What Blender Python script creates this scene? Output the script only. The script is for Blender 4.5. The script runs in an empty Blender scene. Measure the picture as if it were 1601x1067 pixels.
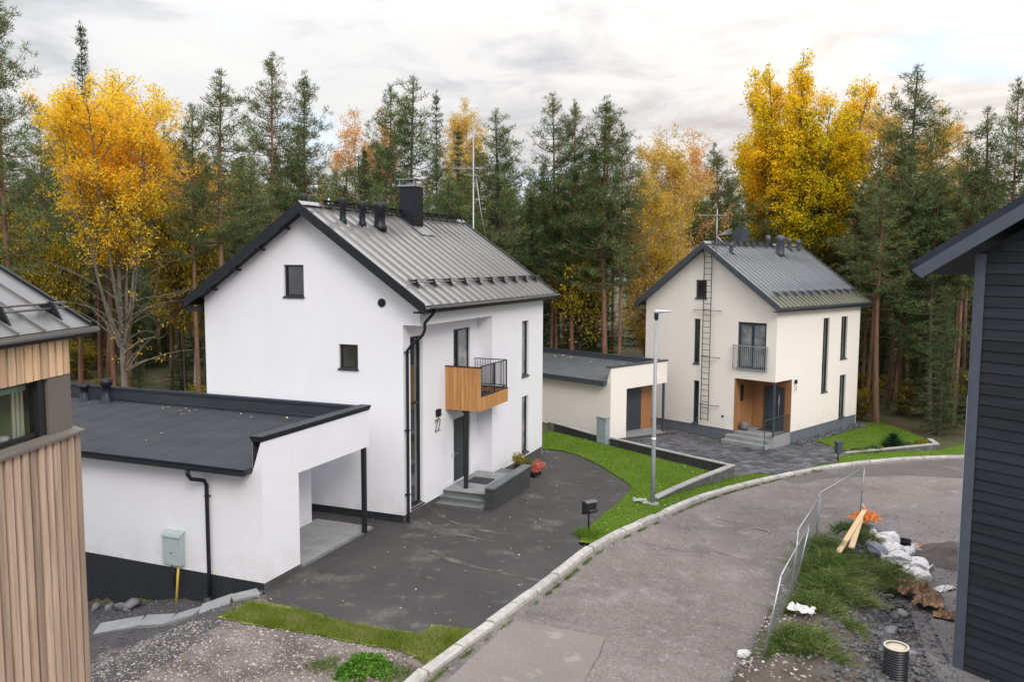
import bpy, bmesh, math, random
import numpy as np
from mathutils import Vector, Matrix, noise
R = math.radians
C = bpy.context.scene.collection
scene = bpy.context.scene

# ------------------------------------------------------------------ camera
H = 8.0
PITCH, ROLL, FPX = 0.0926, 0.0046, 1304.44
cam = bpy.data.objects.new('camera', bpy.data.cameras.new('camera'))
C.objects.link(cam)
cp_, sp_ = math.cos(PITCH), math.sin(PITCH)
fw = Vector((0, cp_, -sp_)); up0 = Vector((0, sp_, cp_)); rt0 = Vector((1, 0, 0))
rt = rt0 * math.cos(ROLL) + up0 * math.sin(ROLL); upv = -rt0 * math.sin(ROLL) + up0 * math.cos(ROLL)
cam.matrix_world = Matrix(((rt.x, upv.x, -fw.x, 0), (rt.y, upv.y, -fw.y, 0), (rt.z, upv.z, -fw.z, H), (0, 0, 0, 1)))
cam.data.sensor_width = 36; cam.data.lens = FPX / 1601 * 36
cam.data.clip_start = .1; cam.data.clip_end = 2000
scene.camera = cam

# ------------------------------------------------------------------ sky
SUN_DIR = Vector((0.31, -0.76, 0.58)).normalized()
world = bpy.data.worlds.new('World'); scene.world = world; world.use_nodes = True
nt = world.node_tree; nt.nodes.clear()
def N(t, k, **kw):
    n = t.nodes.new(k)
    for a, b in kw.items(): setattr(n, a, b)
    return n
def build_sky():
    L = nt.links
    out = N(nt, 'ShaderNodeOutputWorld'); bg = N(nt, 'ShaderNodeBackground'); bg.inputs['Strength'].default_value = 0.1
    L.new(bg.outputs[0], out.inputs[0])
    sky = N(nt, 'ShaderNodeTexSky', sky_type='NISHITA'); sky.sun_disc = False
    sky.sun_elevation = math.asin(SUN_DIR.z); sky.sun_rotation = math.atan2(SUN_DIR.x, SUN_DIR.y)
    tc = N(nt, 'ShaderNodeTexCoord')
    sep = N(nt, 'ShaderNodeSeparateXYZ'); L.new(tc.outputs['Generated'], sep.inputs[0])
    def M(op, a, b=None, c=None, clamp=False):
        n = N(nt, 'ShaderNodeMath', operation=op); n.use_clamp = clamp
        for i, x in enumerate((a, b, c)):
            if x is None: continue
            if isinstance(x, (int, float)): n.inputs[i].default_value = x
            else: L.new(x, n.inputs[i])
        return n.outputs[0]
    z = M('MAXIMUM', sep.outputs[2], 0.0)
    den = M('ADD', z, .13)
    cx = M('DIVIDE', sep.outputs[0], den); cy = M('DIVIDE', sep.outputs[1], den)
    comb = N(nt, 'ShaderNodeCombineXYZ'); L.new(cx, comb.inputs[0]); L.new(cy, comb.inputs[1])
    def noise_(sc, det, rough, dist, off):
        mp = N(nt, 'ShaderNodeMapping'); mp.inputs['Location'].default_value = off
        L.new(comb.outputs[0], mp.inputs[0])
        n = N(nt, 'ShaderNodeTexNoise'); n.inputs['Scale'].default_value = sc; n.inputs['Detail'].default_value = det
        n.inputs['Roughness'].default_value = rough; n.inputs['Distortion'].default_value = dist
        L.new(mp.outputs[0], n.inputs['Vector']); return n.outputs['Fac']
    n1 = noise_(1.9, 9, .56, .55, (3.1, 1.7, 0))
    n2 = noise_(.7, 5, .5, .3, (7.7, 2.3, 4))
    mixn = M('ADD', M('MULTIPLY', n1, .60), M('MULTIPLY', n2, .40))
    ramp = N(nt, 'ShaderNodeValToRGB'); L.new(mixn, ramp.inputs[0])
    e = ramp.color_ramp.elements
    e[0].position = .34; e[0].color = (.97, .965, .96, 1)
    e[1].position = .69; e[1].color = (.42, .425, .46, 1)
    m = ramp.color_ramp.elements.new(.475); m.color = (.91, .905, .91, 1)
    m = ramp.color_ramp.elements.new(.56); m.color = (.70, .705, .735, 1)
    # an overcast sky is brighter towards the zenith
    grad = M('ADD', M('MULTIPLY_ADD', z, .50, .71), M('MULTIPLY', M('MULTIPLY', z, z), 1.3))
    # warm glow of the low sun behind the clouds, ahead on the right
    gd = Vector((0.50, 1.0, 0.10)).normalized()
    dp = N(nt, 'ShaderNodeVectorMath', operation='DOT_PRODUCT'); L.new(tc.outputs['Generated'], dp.inputs[0]); dp.inputs[1].default_value = gd
    glow = M('POWER', M('MAXIMUM', dp.outputs['Value'], 0.0), 14.0)
    cl = N(nt, 'ShaderNodeVectorMath', operation='SCALE'); L.new(ramp.outputs[0], cl.inputs[0]); L.new(M('MULTIPLY', grad, 10.0), cl.inputs['Scale'])
    gl = N(nt, 'ShaderNodeVectorMath', operation='SCALE'); gl.inputs[0].default_value = (1.7, 1.2, .65); L.new(glow, gl.inputs['Scale'])
    ad = N(nt, 'ShaderNodeVectorMath', operation='ADD'); L.new(cl.outputs[0], ad.inputs[0]); L.new(gl.outputs[0], ad.inputs[1])
    # blue gaps between the clouds
    n3 = noise_(1.1, 6, .55, .5, (1.2, 9.1, 7))
    hole = N(nt, 'ShaderNodeMapRange'); hole.inputs['From Min'].default_value = .57; hole.inputs['From Max'].default_value = .68
    hole.inputs['To Max'].default_value = .6
    L.new(n3, hole.inputs['Value'])
    nb = N(nt, 'ShaderNodeVectorMath', operation='ADD'); L.new(sky.outputs[0], nb.inputs[0]); nb.inputs[1].default_value = (4.6, 5.6, 7.2)
    mx = N(nt, 'ShaderNodeMix', data_type='RGBA'); L.new(hole.outputs[0], mx.inputs['Factor'])
    L.new(ad.outputs[0], mx.inputs['A']); L.new(nb.outputs[0], mx.inputs['B'])
    L.new(mx.outputs['Result'], bg.inputs['Color'])
build_sky()

sun = bpy.data.objects.new('sun', bpy.data.lights.new('sun', 'SUN')); C.objects.link(sun)
sun.data.energy = 1.5; sun.data.angle = R(24); sun.data.color = (1.0, .945, .87)
sun.rotation_euler = SUN_DIR.to_track_quat('Z', 'Y').to_euler()

scene.view_settings.view_transform = 'Standard'; scene.view_settings.look = 'None'
scene.view_settings.gamma = 1; scene.view_settings.exposure = 0.20; scene.view_settings.use_curve_mapping = False

# ------------------------------------------------------------------ helpers
def tag(o, label=None, cat=None, group=None, kind=None):
    if label: o['label'] = label
    if cat: o['category'] = cat
    if group: o['group'] = group
    if kind: o['kind'] = kind
    return o
def empty(name, label, cat, loc=(0, 0, 0), rz=0, group=None):
    o = bpy.data.objects.new(name, None); C.objects.link(o); o.location = loc; o.rotation_euler = (0, 0, rz)
    o.empty_display_size = .3
    return tag(o, label, cat, group)
def link(name, me, parent=None, loc=None):
    o = bpy.data.objects.new(name, me); C.objects.link(o)
    if parent: o.parent = parent
    if loc is not None: o.location = loc
    return o
class MB:
    def __init__(s): s.v = []; s.f = []; s.sm = []
    def add(s, v, f, smooth=False):
        b = len(s.v); s.v += [tuple(p) for p in v]; s.f += [tuple(i + b for i in q) for q in f]; s.sm += [smooth] * len(f); return s
    def box(s, x0, x1, y0, y1, z0, z1):
        if x0 > x1: x0, x1 = x1, x0
        if y0 > y1: y0, y1 = y1, y0
        if z0 > z1: z0, z1 = z1, z0
        v = [(x0, y0, z0), (x1, y0, z0), (x1, y1, z0), (x0, y1, z0), (x0, y0, z1), (x1, y0, z1), (x1, y1, z1), (x0, y1, z1)]
        return s.add(v, [(0, 3, 2, 1), (4, 5, 6, 7), (0, 1, 5, 4), (1, 2, 6, 5), (2, 3, 7, 6), (3, 0, 4, 7)])
    def prism(s, pts, h, axis=2):
        # pts: list of 3-D points (a planar polygon), h: extrusion vector
        n = len(pts); a = [Vector(p) for p in pts]; b = [p + Vector(h) for p in a]
        return s.add(a + b, [tuple(range(n))[::-1], tuple(range(n, 2 * n))] + [(i, (i + 1) % n, n + (i + 1) % n, n + i) for i in range(n)])
    def tube(s, pts, r, n=8, r2=None, cap=True):
        pts = [Vector(p) for p in pts]; m = len(pts); vs = []
        rs = [r if r2 is None else r + (r2 - r) * i / (m - 1) for i in range(m)] if not isinstance(r, (list, tuple)) else r
        t0 = (pts[1] - pts[0]).normalized(); ref = Vector((0, 0, 1)) if abs(t0.z) < .9 else Vector((1, 0, 0))
        a = t0.cross(ref).normalized()
        for i, p in enumerate(pts):
            t = (pts[min(i + 1, m - 1)] - pts[max(i - 1, 0)]).normalized()
            a = (a - t * a.dot(t)).normalized(); b = t.cross(a)
            for k in range(n):
                w = 2 * math.pi * k / n; vs.append(p + (a * math.cos(w) + b * math.sin(w)) * rs[i])
        f = [(i * n + k, i * n + (k + 1) % n, (i + 1) * n + (k + 1) % n, (i + 1) * n + k) for i in range(m - 1) for k in range(n)]
        s.add(vs, f, True)
        if cap:
            b = len(s.v) - len(vs); s.f += [tuple(b + k for k in range(n))[::-1], tuple(b + (m - 1) * n + k for k in range(n))]; s.sm += [False, False]
        return s
    def lathe(s, prof, n=16, c=(0, 0, 0)):
        vs = []; m = len(prof)
        for r, z in prof:
            for k in range(n):
                w = 2 * math.pi * k / n; vs.append((c[0] + r * math.cos(w), c[1] + r * math.sin(w), c[2] + z))
        f = [(i * n + k, i * n + (k + 1) % n, (i + 1) * n + (k + 1) % n, (i + 1) * n + k) for i in range(m - 1) for k in range(n)]
        s.add(vs, f, True)
        b = len(s.v) - len(vs); s.f += [tuple(b + k for k in range(n))[::-1], tuple(b + (m - 1) * n + k for k in range(n))]; s.sm += [False, False]
        return s
    def mesh(s, name, m, bevel=0):
        me = bpy.data.meshes.new(name); me.from_pydata([tuple(p) for p in s.v], [], s.f); me.update()
        me.polygons.foreach_set('use_smooth', s.sm)
        me.materials.append(m)
        return me
    def build(s, name, m, parent=None, bevel=0):
        me = s.mesh(name, m)
        o = link(name, me, parent)
        if bevel:
            b = o.modifiers.new('bevel', 'BEVEL'); b.width = bevel; b.segments = 2; b.limit_method = 'ANGLE'
        return o
def npmesh(name, verts, tris, m, smooth=False):
    me = bpy.data.meshes.new(name); nv = len(verts); k = tris.shape[1]; nf = len(tris)
    me.vertices.add(nv); me.vertices.foreach_set('co', np.ascontiguousarray(verts, dtype=np.float32).ravel())
    me.loops.add(nf * k); me.loops.foreach_set('vertex_index', np.ascontiguousarray(tris, dtype=np.int32).ravel())
    me.polygons.add(nf); me.polygons.foreach_set('loop_start', np.arange(0, nf * k, k, dtype=np.int32))
    if smooth: me.polygons.foreach_set('use_smooth', np.ones(nf, dtype=bool))
    me.update(calc_edges=True); me.validate(); me.materials.append(m); return me

# ------------------------------------------------------------------ materials
def rgb(c): return (c[0], c[1], c[2], 1)
def mat(name, c1, c2=None, rough=.6, scale=3.0, stretch=(1, 1, 1), metal=0, bump=0, bscale=40, spec=.5, detail=6, isl=0, objr=0, contrast=(.35, .65),
        layers=(), coat=0, coatr=.1, coati=1.5, splash=None, fine=0, fscale=120):
    """procedural material: noise blend of two colours, optional fine speckle, per-object / per-piece variation, bump"""
    m = bpy.data.materials.new(name); m.use_nodes = True; t = m.node_tree; L = t.links
    p = t.nodes['Principled BSDF']; p.inputs['Roughness'].default_value = rough; p.inputs['Metallic'].default_value = metal
    p.inputs['Specular IOR Level'].default_value = spec
    if coat: p.inputs['Coat Weight'].default_value = coat; p.inputs['Coat Roughness'].default_value = coatr; p.inputs['Coat IOR'].default_value = coati
    tc = N(t, 'ShaderNodeTexCoord'); mp = N(t, 'ShaderNodeMapping'); mp.inputs['Scale'].default_value = stretch
    L.new(tc.outputs['Object'], mp.inputs[0])
    def nz(sc, det=detail, r=.6):
        n = N(t, 'ShaderNodeTexNoise'); n.inputs['Scale'].default_value = sc; n.inputs['Detail'].default_value = det; n.inputs['Roughness'].default_value = r
        L.new(mp.outputs[0], n.inputs['Vector']); return n.outputs['Fac']
    def mr(x, a, b, lo=0, hi=1):
        n = N(t, 'ShaderNodeMapRange'); L.new(x, n.inputs['Value'])
        for k, v in zip(('From Min', 'From Max', 'To Min', 'To Max'), (a, b, lo, hi)): n.inputs[k].default_value = v
        return n.outputs[0]
    def mix(f, a, b, bt='MIX'):
        n = N(t, 'ShaderNodeMix', data_type='RGBA', blend_type=bt)
        if isinstance(f, (int, float)): n.inputs['Factor'].default_value = f
        else: L.new(f, n.inputs['Factor'])
        for k, x in (('A', a), ('B', b)):
            if isinstance(x, tuple): n.inputs[k].default_value = rgb(x)
            else: L.new(x, n.inputs[k])
        return n.outputs['Result']
    c2 = c2 or c1
    col = mix(mr(nz(scale), *contrast), tuple(c1), tuple(c2))
    for (lc, sc, a, b, amt) in layers:
        col = mix(mr(nz(sc, 8, .65), a, b, 0, amt), col, tuple(lc))
    if splash:
        sp = N(t, 'ShaderNodeSeparateXYZ'); L.new(tc.outputs['Object'], sp.inputs[0])
        n1_ = nz(2.2, 8, .7); hgt = mr(sp.outputs[2], splash[0], splash[1], 1, 0); mm_ = N(t, 'ShaderNodeMath', operation='MULTIPLY'); L.new(mr(n1_, .38, .68), mm_.inputs[0]); L.new(hgt, mm_.inputs[1])
        m2_ = N(t, 'ShaderNodeMath', operation='MULTIPLY'); L.new(mm_.outputs[0], m2_.inputs[0]); m2_.inputs[1].default_value = .38; col = mix(m2_.outputs[0], col, (.42, .40, .36))
        mp2 = N(t, 'ShaderNodeMapping'); mp2.inputs['Scale'].default_value = (2.6, 2.6, .16); L.new(tc.outputs['Object'], mp2.inputs[0]); ns = N(t, 'ShaderNodeTexNoise'); ns.inputs['Scale'].default_value = 1.6; ns.inputs['Detail'].default_value = 7; L.new(mp2.outputs[0], ns.inputs['Vector'])
        col = mix(mr(ns.outputs['Fac'], .56, .80, 0, .09), col, (.60, .59, .57))
    if fine:
        g = mr(nz(fscale, 3), .3, .7, 1 - fine, 1 + fine)
        n = N(t, 'ShaderNodeVectorMath', operation='SCALE'); L.new(col, n.inputs[0]); L.new(g, n.inputs['Scale']); col = n.outputs[0]
    if isl or objr:
        x = None
        if isl:
            geo = N(t, 'ShaderNodeNewGeometry'); x = mr(geo.outputs['Random Per Island'], 0, 1, 1 - isl, 1 + isl)
        if objr:
            oi = N(t, 'ShaderNodeObjectInfo'); y = mr(oi.outputs['Random'], 0, 1, 1 - objr, 1 + objr)
            if x is None: x = y
            else:
                mm = N(t, 'ShaderNodeMath', operation='MULTIPLY'); L.new(x, mm.inputs[0]); L.new(y, mm.inputs[1]); x = mm.outputs[0]
        n = N(t, 'ShaderNodeVectorMath', operation='SCALE'); L.new(col, n.inputs[0]); L.new(x, n.inputs['Scale']); col = n.outputs[0]
    L.new(col, p.inputs['Base Color'])
    if bump:
        b = N(t, 'ShaderNodeBump'); b.inputs['Strength'].default_value = 1; b.inputs['Distance'].default_value = bump
        L.new(nz(bscale, 5), b.inputs['Height']); L.new(b.outputs[0], p.inputs['Normal'])
    return m
def leafmat(name, cols, trans=.35, isl=.35, scale=.35, objhue=0):
    """foliage: clump-scale noise through several leaf colours, each leaf a little lighter or darker; light passes through"""
    m = bpy.data.materials.new(name); m.use_nodes = True; t = m.node_tree; L = t.links; t.nodes.clear()
    out = N(t, 'ShaderNodeOutputMaterial'); tc = N(t, 'ShaderNodeTexCoord')
    n = N(t, 'ShaderNodeTexNoise'); n.inputs['Scale'].default_value = scale; n.inputs['Detail'].default_value = 4; L.new(tc.outputs['Object'], n.inputs['Vector'])
    geo = N(t, 'ShaderNodeNewGeometry')
    a = N(t, 'ShaderNodeMath', operation='MULTIPLY_ADD'); L.new(geo.outputs['Random Per Island'], a.inputs[0]); a.inputs[1].default_value = .22; L.new(n.outputs['Fac'], a.inputs[2])
    oi = N(t, 'ShaderNodeObjectInfo')
    a2 = N(t, 'ShaderNodeMath', operation='MULTIPLY_ADD'); L.new(oi.outputs['Random'], a2.inputs[0]); a2.inputs[1].default_value = objhue; L.new(a.outputs[0], a2.inputs[2])
    r = N(t, 'ShaderNodeValToRGB'); L.new(a2.outputs[0], r.inputs[0])
    k = len(cols)
    for i, c in enumerate(cols):
        pos = .42 + .40 * i / max(1, k - 1)
        if i < 2: e = r.color_ramp.elements[i]; e.position = pos
        else: e = r.color_ramp.elements.new(pos)
        e.color = rgb(c)
    mr = N(t, 'ShaderNodeMapRange'); L.new(geo.outputs['Random Per Island'], mr.inputs['Value']); mr.inputs['To Min'].default_value = 1 - isl; mr.inputs['To Max'].default_value = 1 + isl
    sc = N(t, 'ShaderNodeVectorMath', operation='SCALE'); L.new(r.outputs[0], sc.inputs[0]); L.new(mr.outputs[0], sc.inputs['Scale'])
    d = N(t, 'ShaderNodeBsdfDiffuse'); L.new(sc.outputs[0], d.inputs[0])
    tr = N(t, 'ShaderNodeBsdfTranslucent'); L.new(sc.outputs[0], tr.inputs[0])
    mx = N(t, 'ShaderNodeMixShader'); mx.inputs[0].default_value = trans; L.new(d.outputs[0], mx.inputs[1]); L.new(tr.outputs[0], mx.inputs[2])
    L.new(mx.outputs[0], out.inputs[0]); return m

WHITE = mat('white_render', splash=(.1, 1.1), c1=(.82, .825, .86), c2=(.79, .795, .835), rough=.9, scale=.6, bump=.002, bscale=180, spec=.2, fine=.02, layers=(((.74, .74, .755), .45, .5, .72, .2), ((.72, .71, .71), 1.7, .56, .74, .15)))
CREAM = mat('cream_render', splash=(-.6, .6), c1=(.88, .82, .76), c2=(.86, .80, .735), rough=.9, scale=.6, bump=.002, bscale=180, spec=.2, fine=.015)
FOUND_A = mat('dark_plinth', (.014, .018, .024), (.020, .024, .030), rough=.8, scale=2, bump=.002, bscale=90)
FOUND_C = mat('brown_plinth', (.085, .08, .078), (.06, .057, .056), rough=.8, scale=3, bump=.002, bscale=90)
FOUND_B = mat('blue_grey_plinth', (.135, .155, .185), (.11, .13, .155), rough=.8, scale=2, bump=.002, bscale=90)
METAL_D = mat('dark_painted_metal', (.010, .012, .018), (.015, .017, .024), rough=.42, scale=4, spec=.35)
METAL_B = mat('blue_grey_metal', (.05, .06, .075), (.065, .078, .095), rough=.38, scale=4)
ROOF_A = mat('grey_roof_steel', (.24, .235, .226), (.20, .195, .188), rough=.35, scale=1.2, metal=.35, spec=1.0, coat=1, coatr=.24, coati=2.4, layers=(((.14, .135, .125), 2.6, .52, .72, .5),), fine=.10, fscale=60, objr=.08, stretch=(1, .3, 1))
ROOF_B = mat('blue_roof_steel', (.20, .213, .235), (.16, .172, .19), rough=.35, scale=1.4, metal=.35, spec=1.0, coat=1, coatr=.24, coati=2.4, layers=(((.11, .125, .13), 2.6, .5, .72, .5),), fine=.10, fscale=60, objr=.08, stretch=(1, .3, 1))
ROOF_BM = mat('mossy_roof_steel', (.165, .168, .12), (.12, .123, .088), rough=.5, scale=2.4, metal=.1, spec=.8, coat=.6, coatr=.35, fine=.14, fscale=60, objr=.12, stretch=(1, .4, 1))
ROOF_T = mat('light_grey_steel', (.17, .168, .166), (.14, .138, .137), rough=.4, scale=1.2, metal=.3, spec=1.0, coat=.8, coatr=.28, fine=.05, objr=.03)
FELT = mat('roofing_felt', (.028, .031, .041), (.040, .043, .055), rough=.85, scale=1.5, stretch=(1, .35, 1), bump=.003, bscale=140, fine=.22, fscale=160,
           layers=(((.032, .034, .04), .7, .5, .66, .6),))
FELT_B = mat('weathered_felt', (.085, .090, .098), (.11, .115, .12), rough=.85, scale=1.3, bump=.003, bscale=140, fine=.2, fscale=120, layers=(((.2, .2, .19), 3.5, .64, .74, .5),))
STEEL = mat('galvanised_steel', (.45, .47, .49), (.36, .38, .40), rough=.42, scale=9, metal=.75)
STEELD = mat('painted_pole', (.34, .36, .38), (.30, .32, .34), rough=.5, scale=6, metal=.2)
GLASS = mat('window_glass', (.05, .056, .056), (.016, .018, .019), rough=.03, spec=1.0, scale=.8, coat=1, coatr=.02, contrast=(.42, .58))
GLASS_L = mat('lit_curtained_glass', (.28, .30, .30), (.09, .10, .105), rough=.06, scale=.9, spec=1.0, coat=.6, coatr=.02, contrast=(.4, .6))
FRAME_A = mat('black_frame', (.015, .016, .018), rough=.4)
FRAME_B = mat('blue_black_frame', (.028, .042, .055), rough=.4)
DOOR_A = mat('dark_green_door', (.022, .032, .033), (.03, .041, .041), rough=.42)
DOOR_B = mat('dark_blue_door', (.035, .045, .06), (.045, .055, .07), rough=.45)
OAK = mat('oiled_boards', (.56, .29, .105), (.44, .20, .065), rough=.55, scale=1.6, stretch=(7, 7, .8), bump=.002, bscale=20, objr=.13, layers=(((.24, .10, .035), 3.5, .58, .78, .7),))
PORCH = mat('porch_boards', (.40, .20, .085), (.32, .15, .06), rough=.6, scale=2, stretch=(7, 7, .8), bump=.002, bscale=20, objr=.08)
LARCH = mat('weathered_larch', (.80, .56, .36), (.66, .42, .25), rough=.75, scale=1.5, stretch=(9, 9, .55), bump=.003, bscale=30, objr=.22,
            layers=(((.37, .20, .11), 2.2, .5, .75, .75), ((.45, .40, .36), 5, .55, .7, .45)))
LARCH_W = mat('silvered_larch', (.56, .41, .31), (.38, .265, .195), rough=.8, scale=1.5, stretch=(9, 9, .45), bump=.003, bscale=30, objr=.27,
            layers=(((.27, .15, .10), 2.2, .52, .75, .7), ((.62, .58, .55), 6, .60, .72, .8)))
GAP = mat('shadow_gap_batten', (.012, .008, .006), (.018, .012, .009), rough=.95, spec=.1)
BLACKB = mat('charcoal_cladding', (.020, .023, .030), (.031, .034, .042), rough=.7, spec=.3, scale=1.4, stretch=(.6, .6, 9), bump=.002, bscale=22, objr=.2, layers=(((.065, .07, .08), 4, .6, .75, .45),))
BLACKT = mat('blue_grey_trim', (.085, .10, .135), (.07, .083, .115), rough=.6, scale=3)
BLACKR = mat('charcoal_fascia', (.022, .027, .042), (.03, .036, .052), rough=.6, spec=.3, scale=3)
BROWNP = mat('brown_panel', (.17, .145, .128), (.15, .13, .115), rough=.5)
CONCR = mat('grey_concrete', (.30, .305, .31), (.24, .245, .25), rough=.85, scale=2.5, bump=.003, bscale=60, fine=.08, fscale=90, layers=(((.16, .16, .155), 1.7, .5, .7, .5),))
CONCD = mat('damp_concrete', (.17, .175, .18), (.12, .125, .13), rough=.8, scale=2.5, bump=.003, bscale=60, fine=.1)
ASPH = mat('dark_asphalt', (.041, .039, .039), (.058, .055, .055), rough=.88, scale=.45, bump=.005, bscale=120, fine=.22, fscale=100, detail=9,
           layers=(((.20, .185, .18), .55, .55, .70, .55), ((.034, .032, .032), .33, .5, .64, .5), ((.26, .24, .23), 2.2, .60, .74, .4)))
ROAD = mat('worn_asphalt', (.150, .128, .123), (.195, .168, .162), rough=.9, scale=.35, bump=.006, bscale=110, fine=.34, fscale=17, detail=10,
           layers=(((.088, .075, .073), .42, .52, .66, .6), ((.255, .225, .222), 1.0, .53, .66, .6), ((.31, .28, .275), 4.5, .56, .68, .5), ((.082, .071, .069), 3.5, .58, .70, .5)))
GRAVEL = mat('reddish_gravel', (.245, .21, .192), (.13, .102, .09), rough=.95, scale=1.1, bump=.03, bscale=26, fine=.5, fscale=55, detail=9, contrast=(.38, .62),
             layers=(((.085, .062, .054), .8, .50, .62, .8), ((.40, .37, .355), 14, .6, .68, .8), ((.07, .085, .03), 1.3, .60, .68, .6)))
GRAVELD = mat('dark_gravel', (.085, .08, .082), (.055, .052, .055), rough=.95, scale=1.4, bump=.02, bscale=40, fine=.4, fscale=60, layers=(((.20, .19, .19), 14, .6, .7, .6),))
YARD = mat('yard_gravel', (.185, .17, .172), (.12, .108, .11), rough=.95, scale=.5, bump=.02, bscale=30, fine=.4, fscale=50, detail=9,
           layers=(((.075, .062, .06), .5, .55, .66, .8), ((.30, .28, .28), 8, .6, .72, .6)))
SOIL = mat('berm_soil', (.075, .058, .045), (.12, .10, .085), rough=.95, scale=1.8, bump=.03, bscale=20, fine=.4, fscale=40)
FLOOR = mat('forest_floor', (.050, .060, .018), (.085, .062, .030), rough=.95, scale=.16, bump=.05, bscale=6, fine=.45, fscale=12, detail=8,
            layers=(((.30, .095, .04), .13, .60, .66, .65), ((.045, .06, .018), .6, .5, .65, .8), ((.22, .16, .05), 3.0, .6, .7, .6)))
LAWN = mat('lawn_turf', (.088, .155, .014), (.118, .195, .020), rough=.9, scale=.9, bump=.02, bscale=60, fine=.38, fscale=45, spec=.2,
           layers=(((.065, .11, .014), 1.8, .5, .66, .6), ((.20, .20, .06), 2.8, .60, .72, .5), ((.28, .24, .10), 9, .66, .74, .5)))
KERB = mat('kerb_granite', (.46, .44, .42), (.34, .325, .31), rough=.85, scale=4, bump=.008, bscale=30, fine=.16, fscale=70, objr=.13, layers=(((.14, .15, .08), 3, .6, .72, .6),))
GRAN = mat('split_granite', (.15, .145, .145), (.07, .068, .068), rough=.85, scale=3.5, bump=.02, bscale=14, fine=.22, fscale=60, layers=(((.30, .29, .28), 2.2, .58, .68, .5),))
CAPST = mat('granite_coping', (.34, .335, .33), (.27, .265, .26), rough=.85, scale=4, fine=.15, fscale=60, objr=.08, bump=.004)
BLKW = mat('black_block', (.022, .023, .023), (.035, .036, .036), rough=.8, scale=3, bump=.004, bscale=50, objr=.15)
STONE = mat('rubble_stone', (.17, .17, .178), (.085, .085, .093), rough=.9, scale=3, bump=.006, bscale=30, isl=.45, objr=.2)
STONEL = mat('gravel_stones', (.40, .36, .35), (.20, .16, .155), rough=.9, scale=5, isl=.5, objr=.2)
SLATE = mat('slate_paving', (.115, .118, .132), (.065, .066, .076), rough=.62, scale=1.6, bump=.006, bscale=22, objr=.42, isl=.25, fine=.15, layers=(((.17, .15, .14), .9, .58, .7, .5),))
JOINT = mat('paving_joint', (.04, .038, .038), (.06, .056, .052), rough=.95, scale=6, fine=.3)
PLANK = mat('raw_pine', (.74, .55, .33), (.62, .43, .23), rough=.7, scale=3, stretch=(12, 12, 12), objr=.06, layers=(((.40, .24, .10), 8, .62, .72, .6),))
BAGW = mat('white_plastic_sack', (.74, .72, .72), (.60, .58, .59), rough=.34, scale=5, bump=.035, bscale=7)
BAGG = mat('grey_sack', (.20, .22, .26), (.13, .14, .18), rough=.5, scale=5, bump=.01, bscale=14)
ORANGE = mat('orange_tarp', (.90, .30, .06), (.66, .17, .03), rough=.45, scale=5, bump=.05, bscale=7)
BROWNS = mat('brown_paper', (.34, .21, .12), (.19, .105, .06), rough=.7, scale=4, bump=.05, bscale=6)
PLASTK = mat('black_plastic', (.016, .018, .022), (.024, .026, .03), rough=.4)
RIMW = mat('cream_plastic', (.66, .60, .50), (.55, .48, .38), rough=.5)
YEL = mat('yellow_conduit', (.70, .50, .10), (.60, .42, .08), rough=.5)
CABG = mat('grey_cabinet', (.42, .48, .50), (.38, .44, .455), rough=.5, scale=3)
CABB = mat('steel_cabinet', (.33, .36, .40), (.27, .30, .34), rough=.5, scale=5, layers=(((.18, .2, .22), 4, .6, .7, .5),))
MATD = mat('doormat', (.035, .034, .04), (.05, .048, .052), rough=.95, scale=30)
LAMPG = mat('lamp_housing', (.55, .56, .58), (.48, .49, .51), rough=.4)
CURT = mat('interior_plaster', (.66, .60, .52), (.60, .54, .46), rough=.9)
FLOWER = mat('red_flowers', (.55, .10, .07), (.62, .22, .16), rough=.8, scale=9, isl=.5)
BARK_P = mat('pine_bark', (.25, .13, .08), (.15, .085, .055), rough=.9, scale=2.5, stretch=(3, 3, .7), bump=.02, bscale=12, objr=.15)
BARK_G = mat('grey_bark', (.21, .185, .155), (.12, .105, .09), rough=.9, scale=2.5, stretch=(3, 3, .7), bump=.02, bscale=12, objr=.2)
BARK_D = mat('dark_bark', (.10, .078, .062), (.06, .048, .04), rough=.9, scale=2.5, stretch=(3, 3, .7), bump=.02, bscale=12, objr=.3)
BARK_B = mat('birch_bark', (.55, .52, .48), (.22, .19, .17), rough=.8, scale=3.5, stretch=(1, 1, 3), objr=.1)
NEEDLE = leafmat('pine_needles', [(.072, .112, .046), (.112, .16, .062), (.18, .205, .085)], trans=.3, isl=.45, scale=.5, objhue=.10)
NEEDLE_D = leafmat('spruce_needles', [(.048, .075, .034), (.075, .105, .046), (.105, .13, .058)], trans=.2, isl=.45, scale=.5, objhue=.10)
L_ASP1 = leafmat('orange_yellow_leaves', [(.72, .52, .04), (.90, .66, .05), (.98, .66, .06), (.96, .46, .04)], trans=.45, isl=.3, scale=.28)
L_ASP2 = leafmat('green_yellow_leaves', [(.46, .42, .02), (.74, .60, .025), (.90, .62, .03), (.95, .55, .03)], trans=.45, isl=.3, scale=.22)
L_BIR = leafmat('golden_birch_leaves', [(.48, .34, .05), (.62, .43, .06), (.72, .48, .11)], trans=.4, isl=.35, scale=.4, objhue=.1)
L_BIRP = leafmat('pale_orange_birch_leaves', [(.62, .36, .13), (.75, .42, .13), (.80, .48, .20)], trans=.4, isl=.3, scale=.4)
L_YOUNG = leafmat('young_yellow_leaves', [(.26, .22, .03), (.42, .33, .04), (.58, .42, .05)], trans=.35, isl=.4, scale=.6)
L_BUSH = leafmat('undergrowth_leaves', [(.10, .13, .02), (.24, .22, .03), (.42, .30, .04)], trans=.35, isl=.4, scale=.6, objhue=.15)
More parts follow.
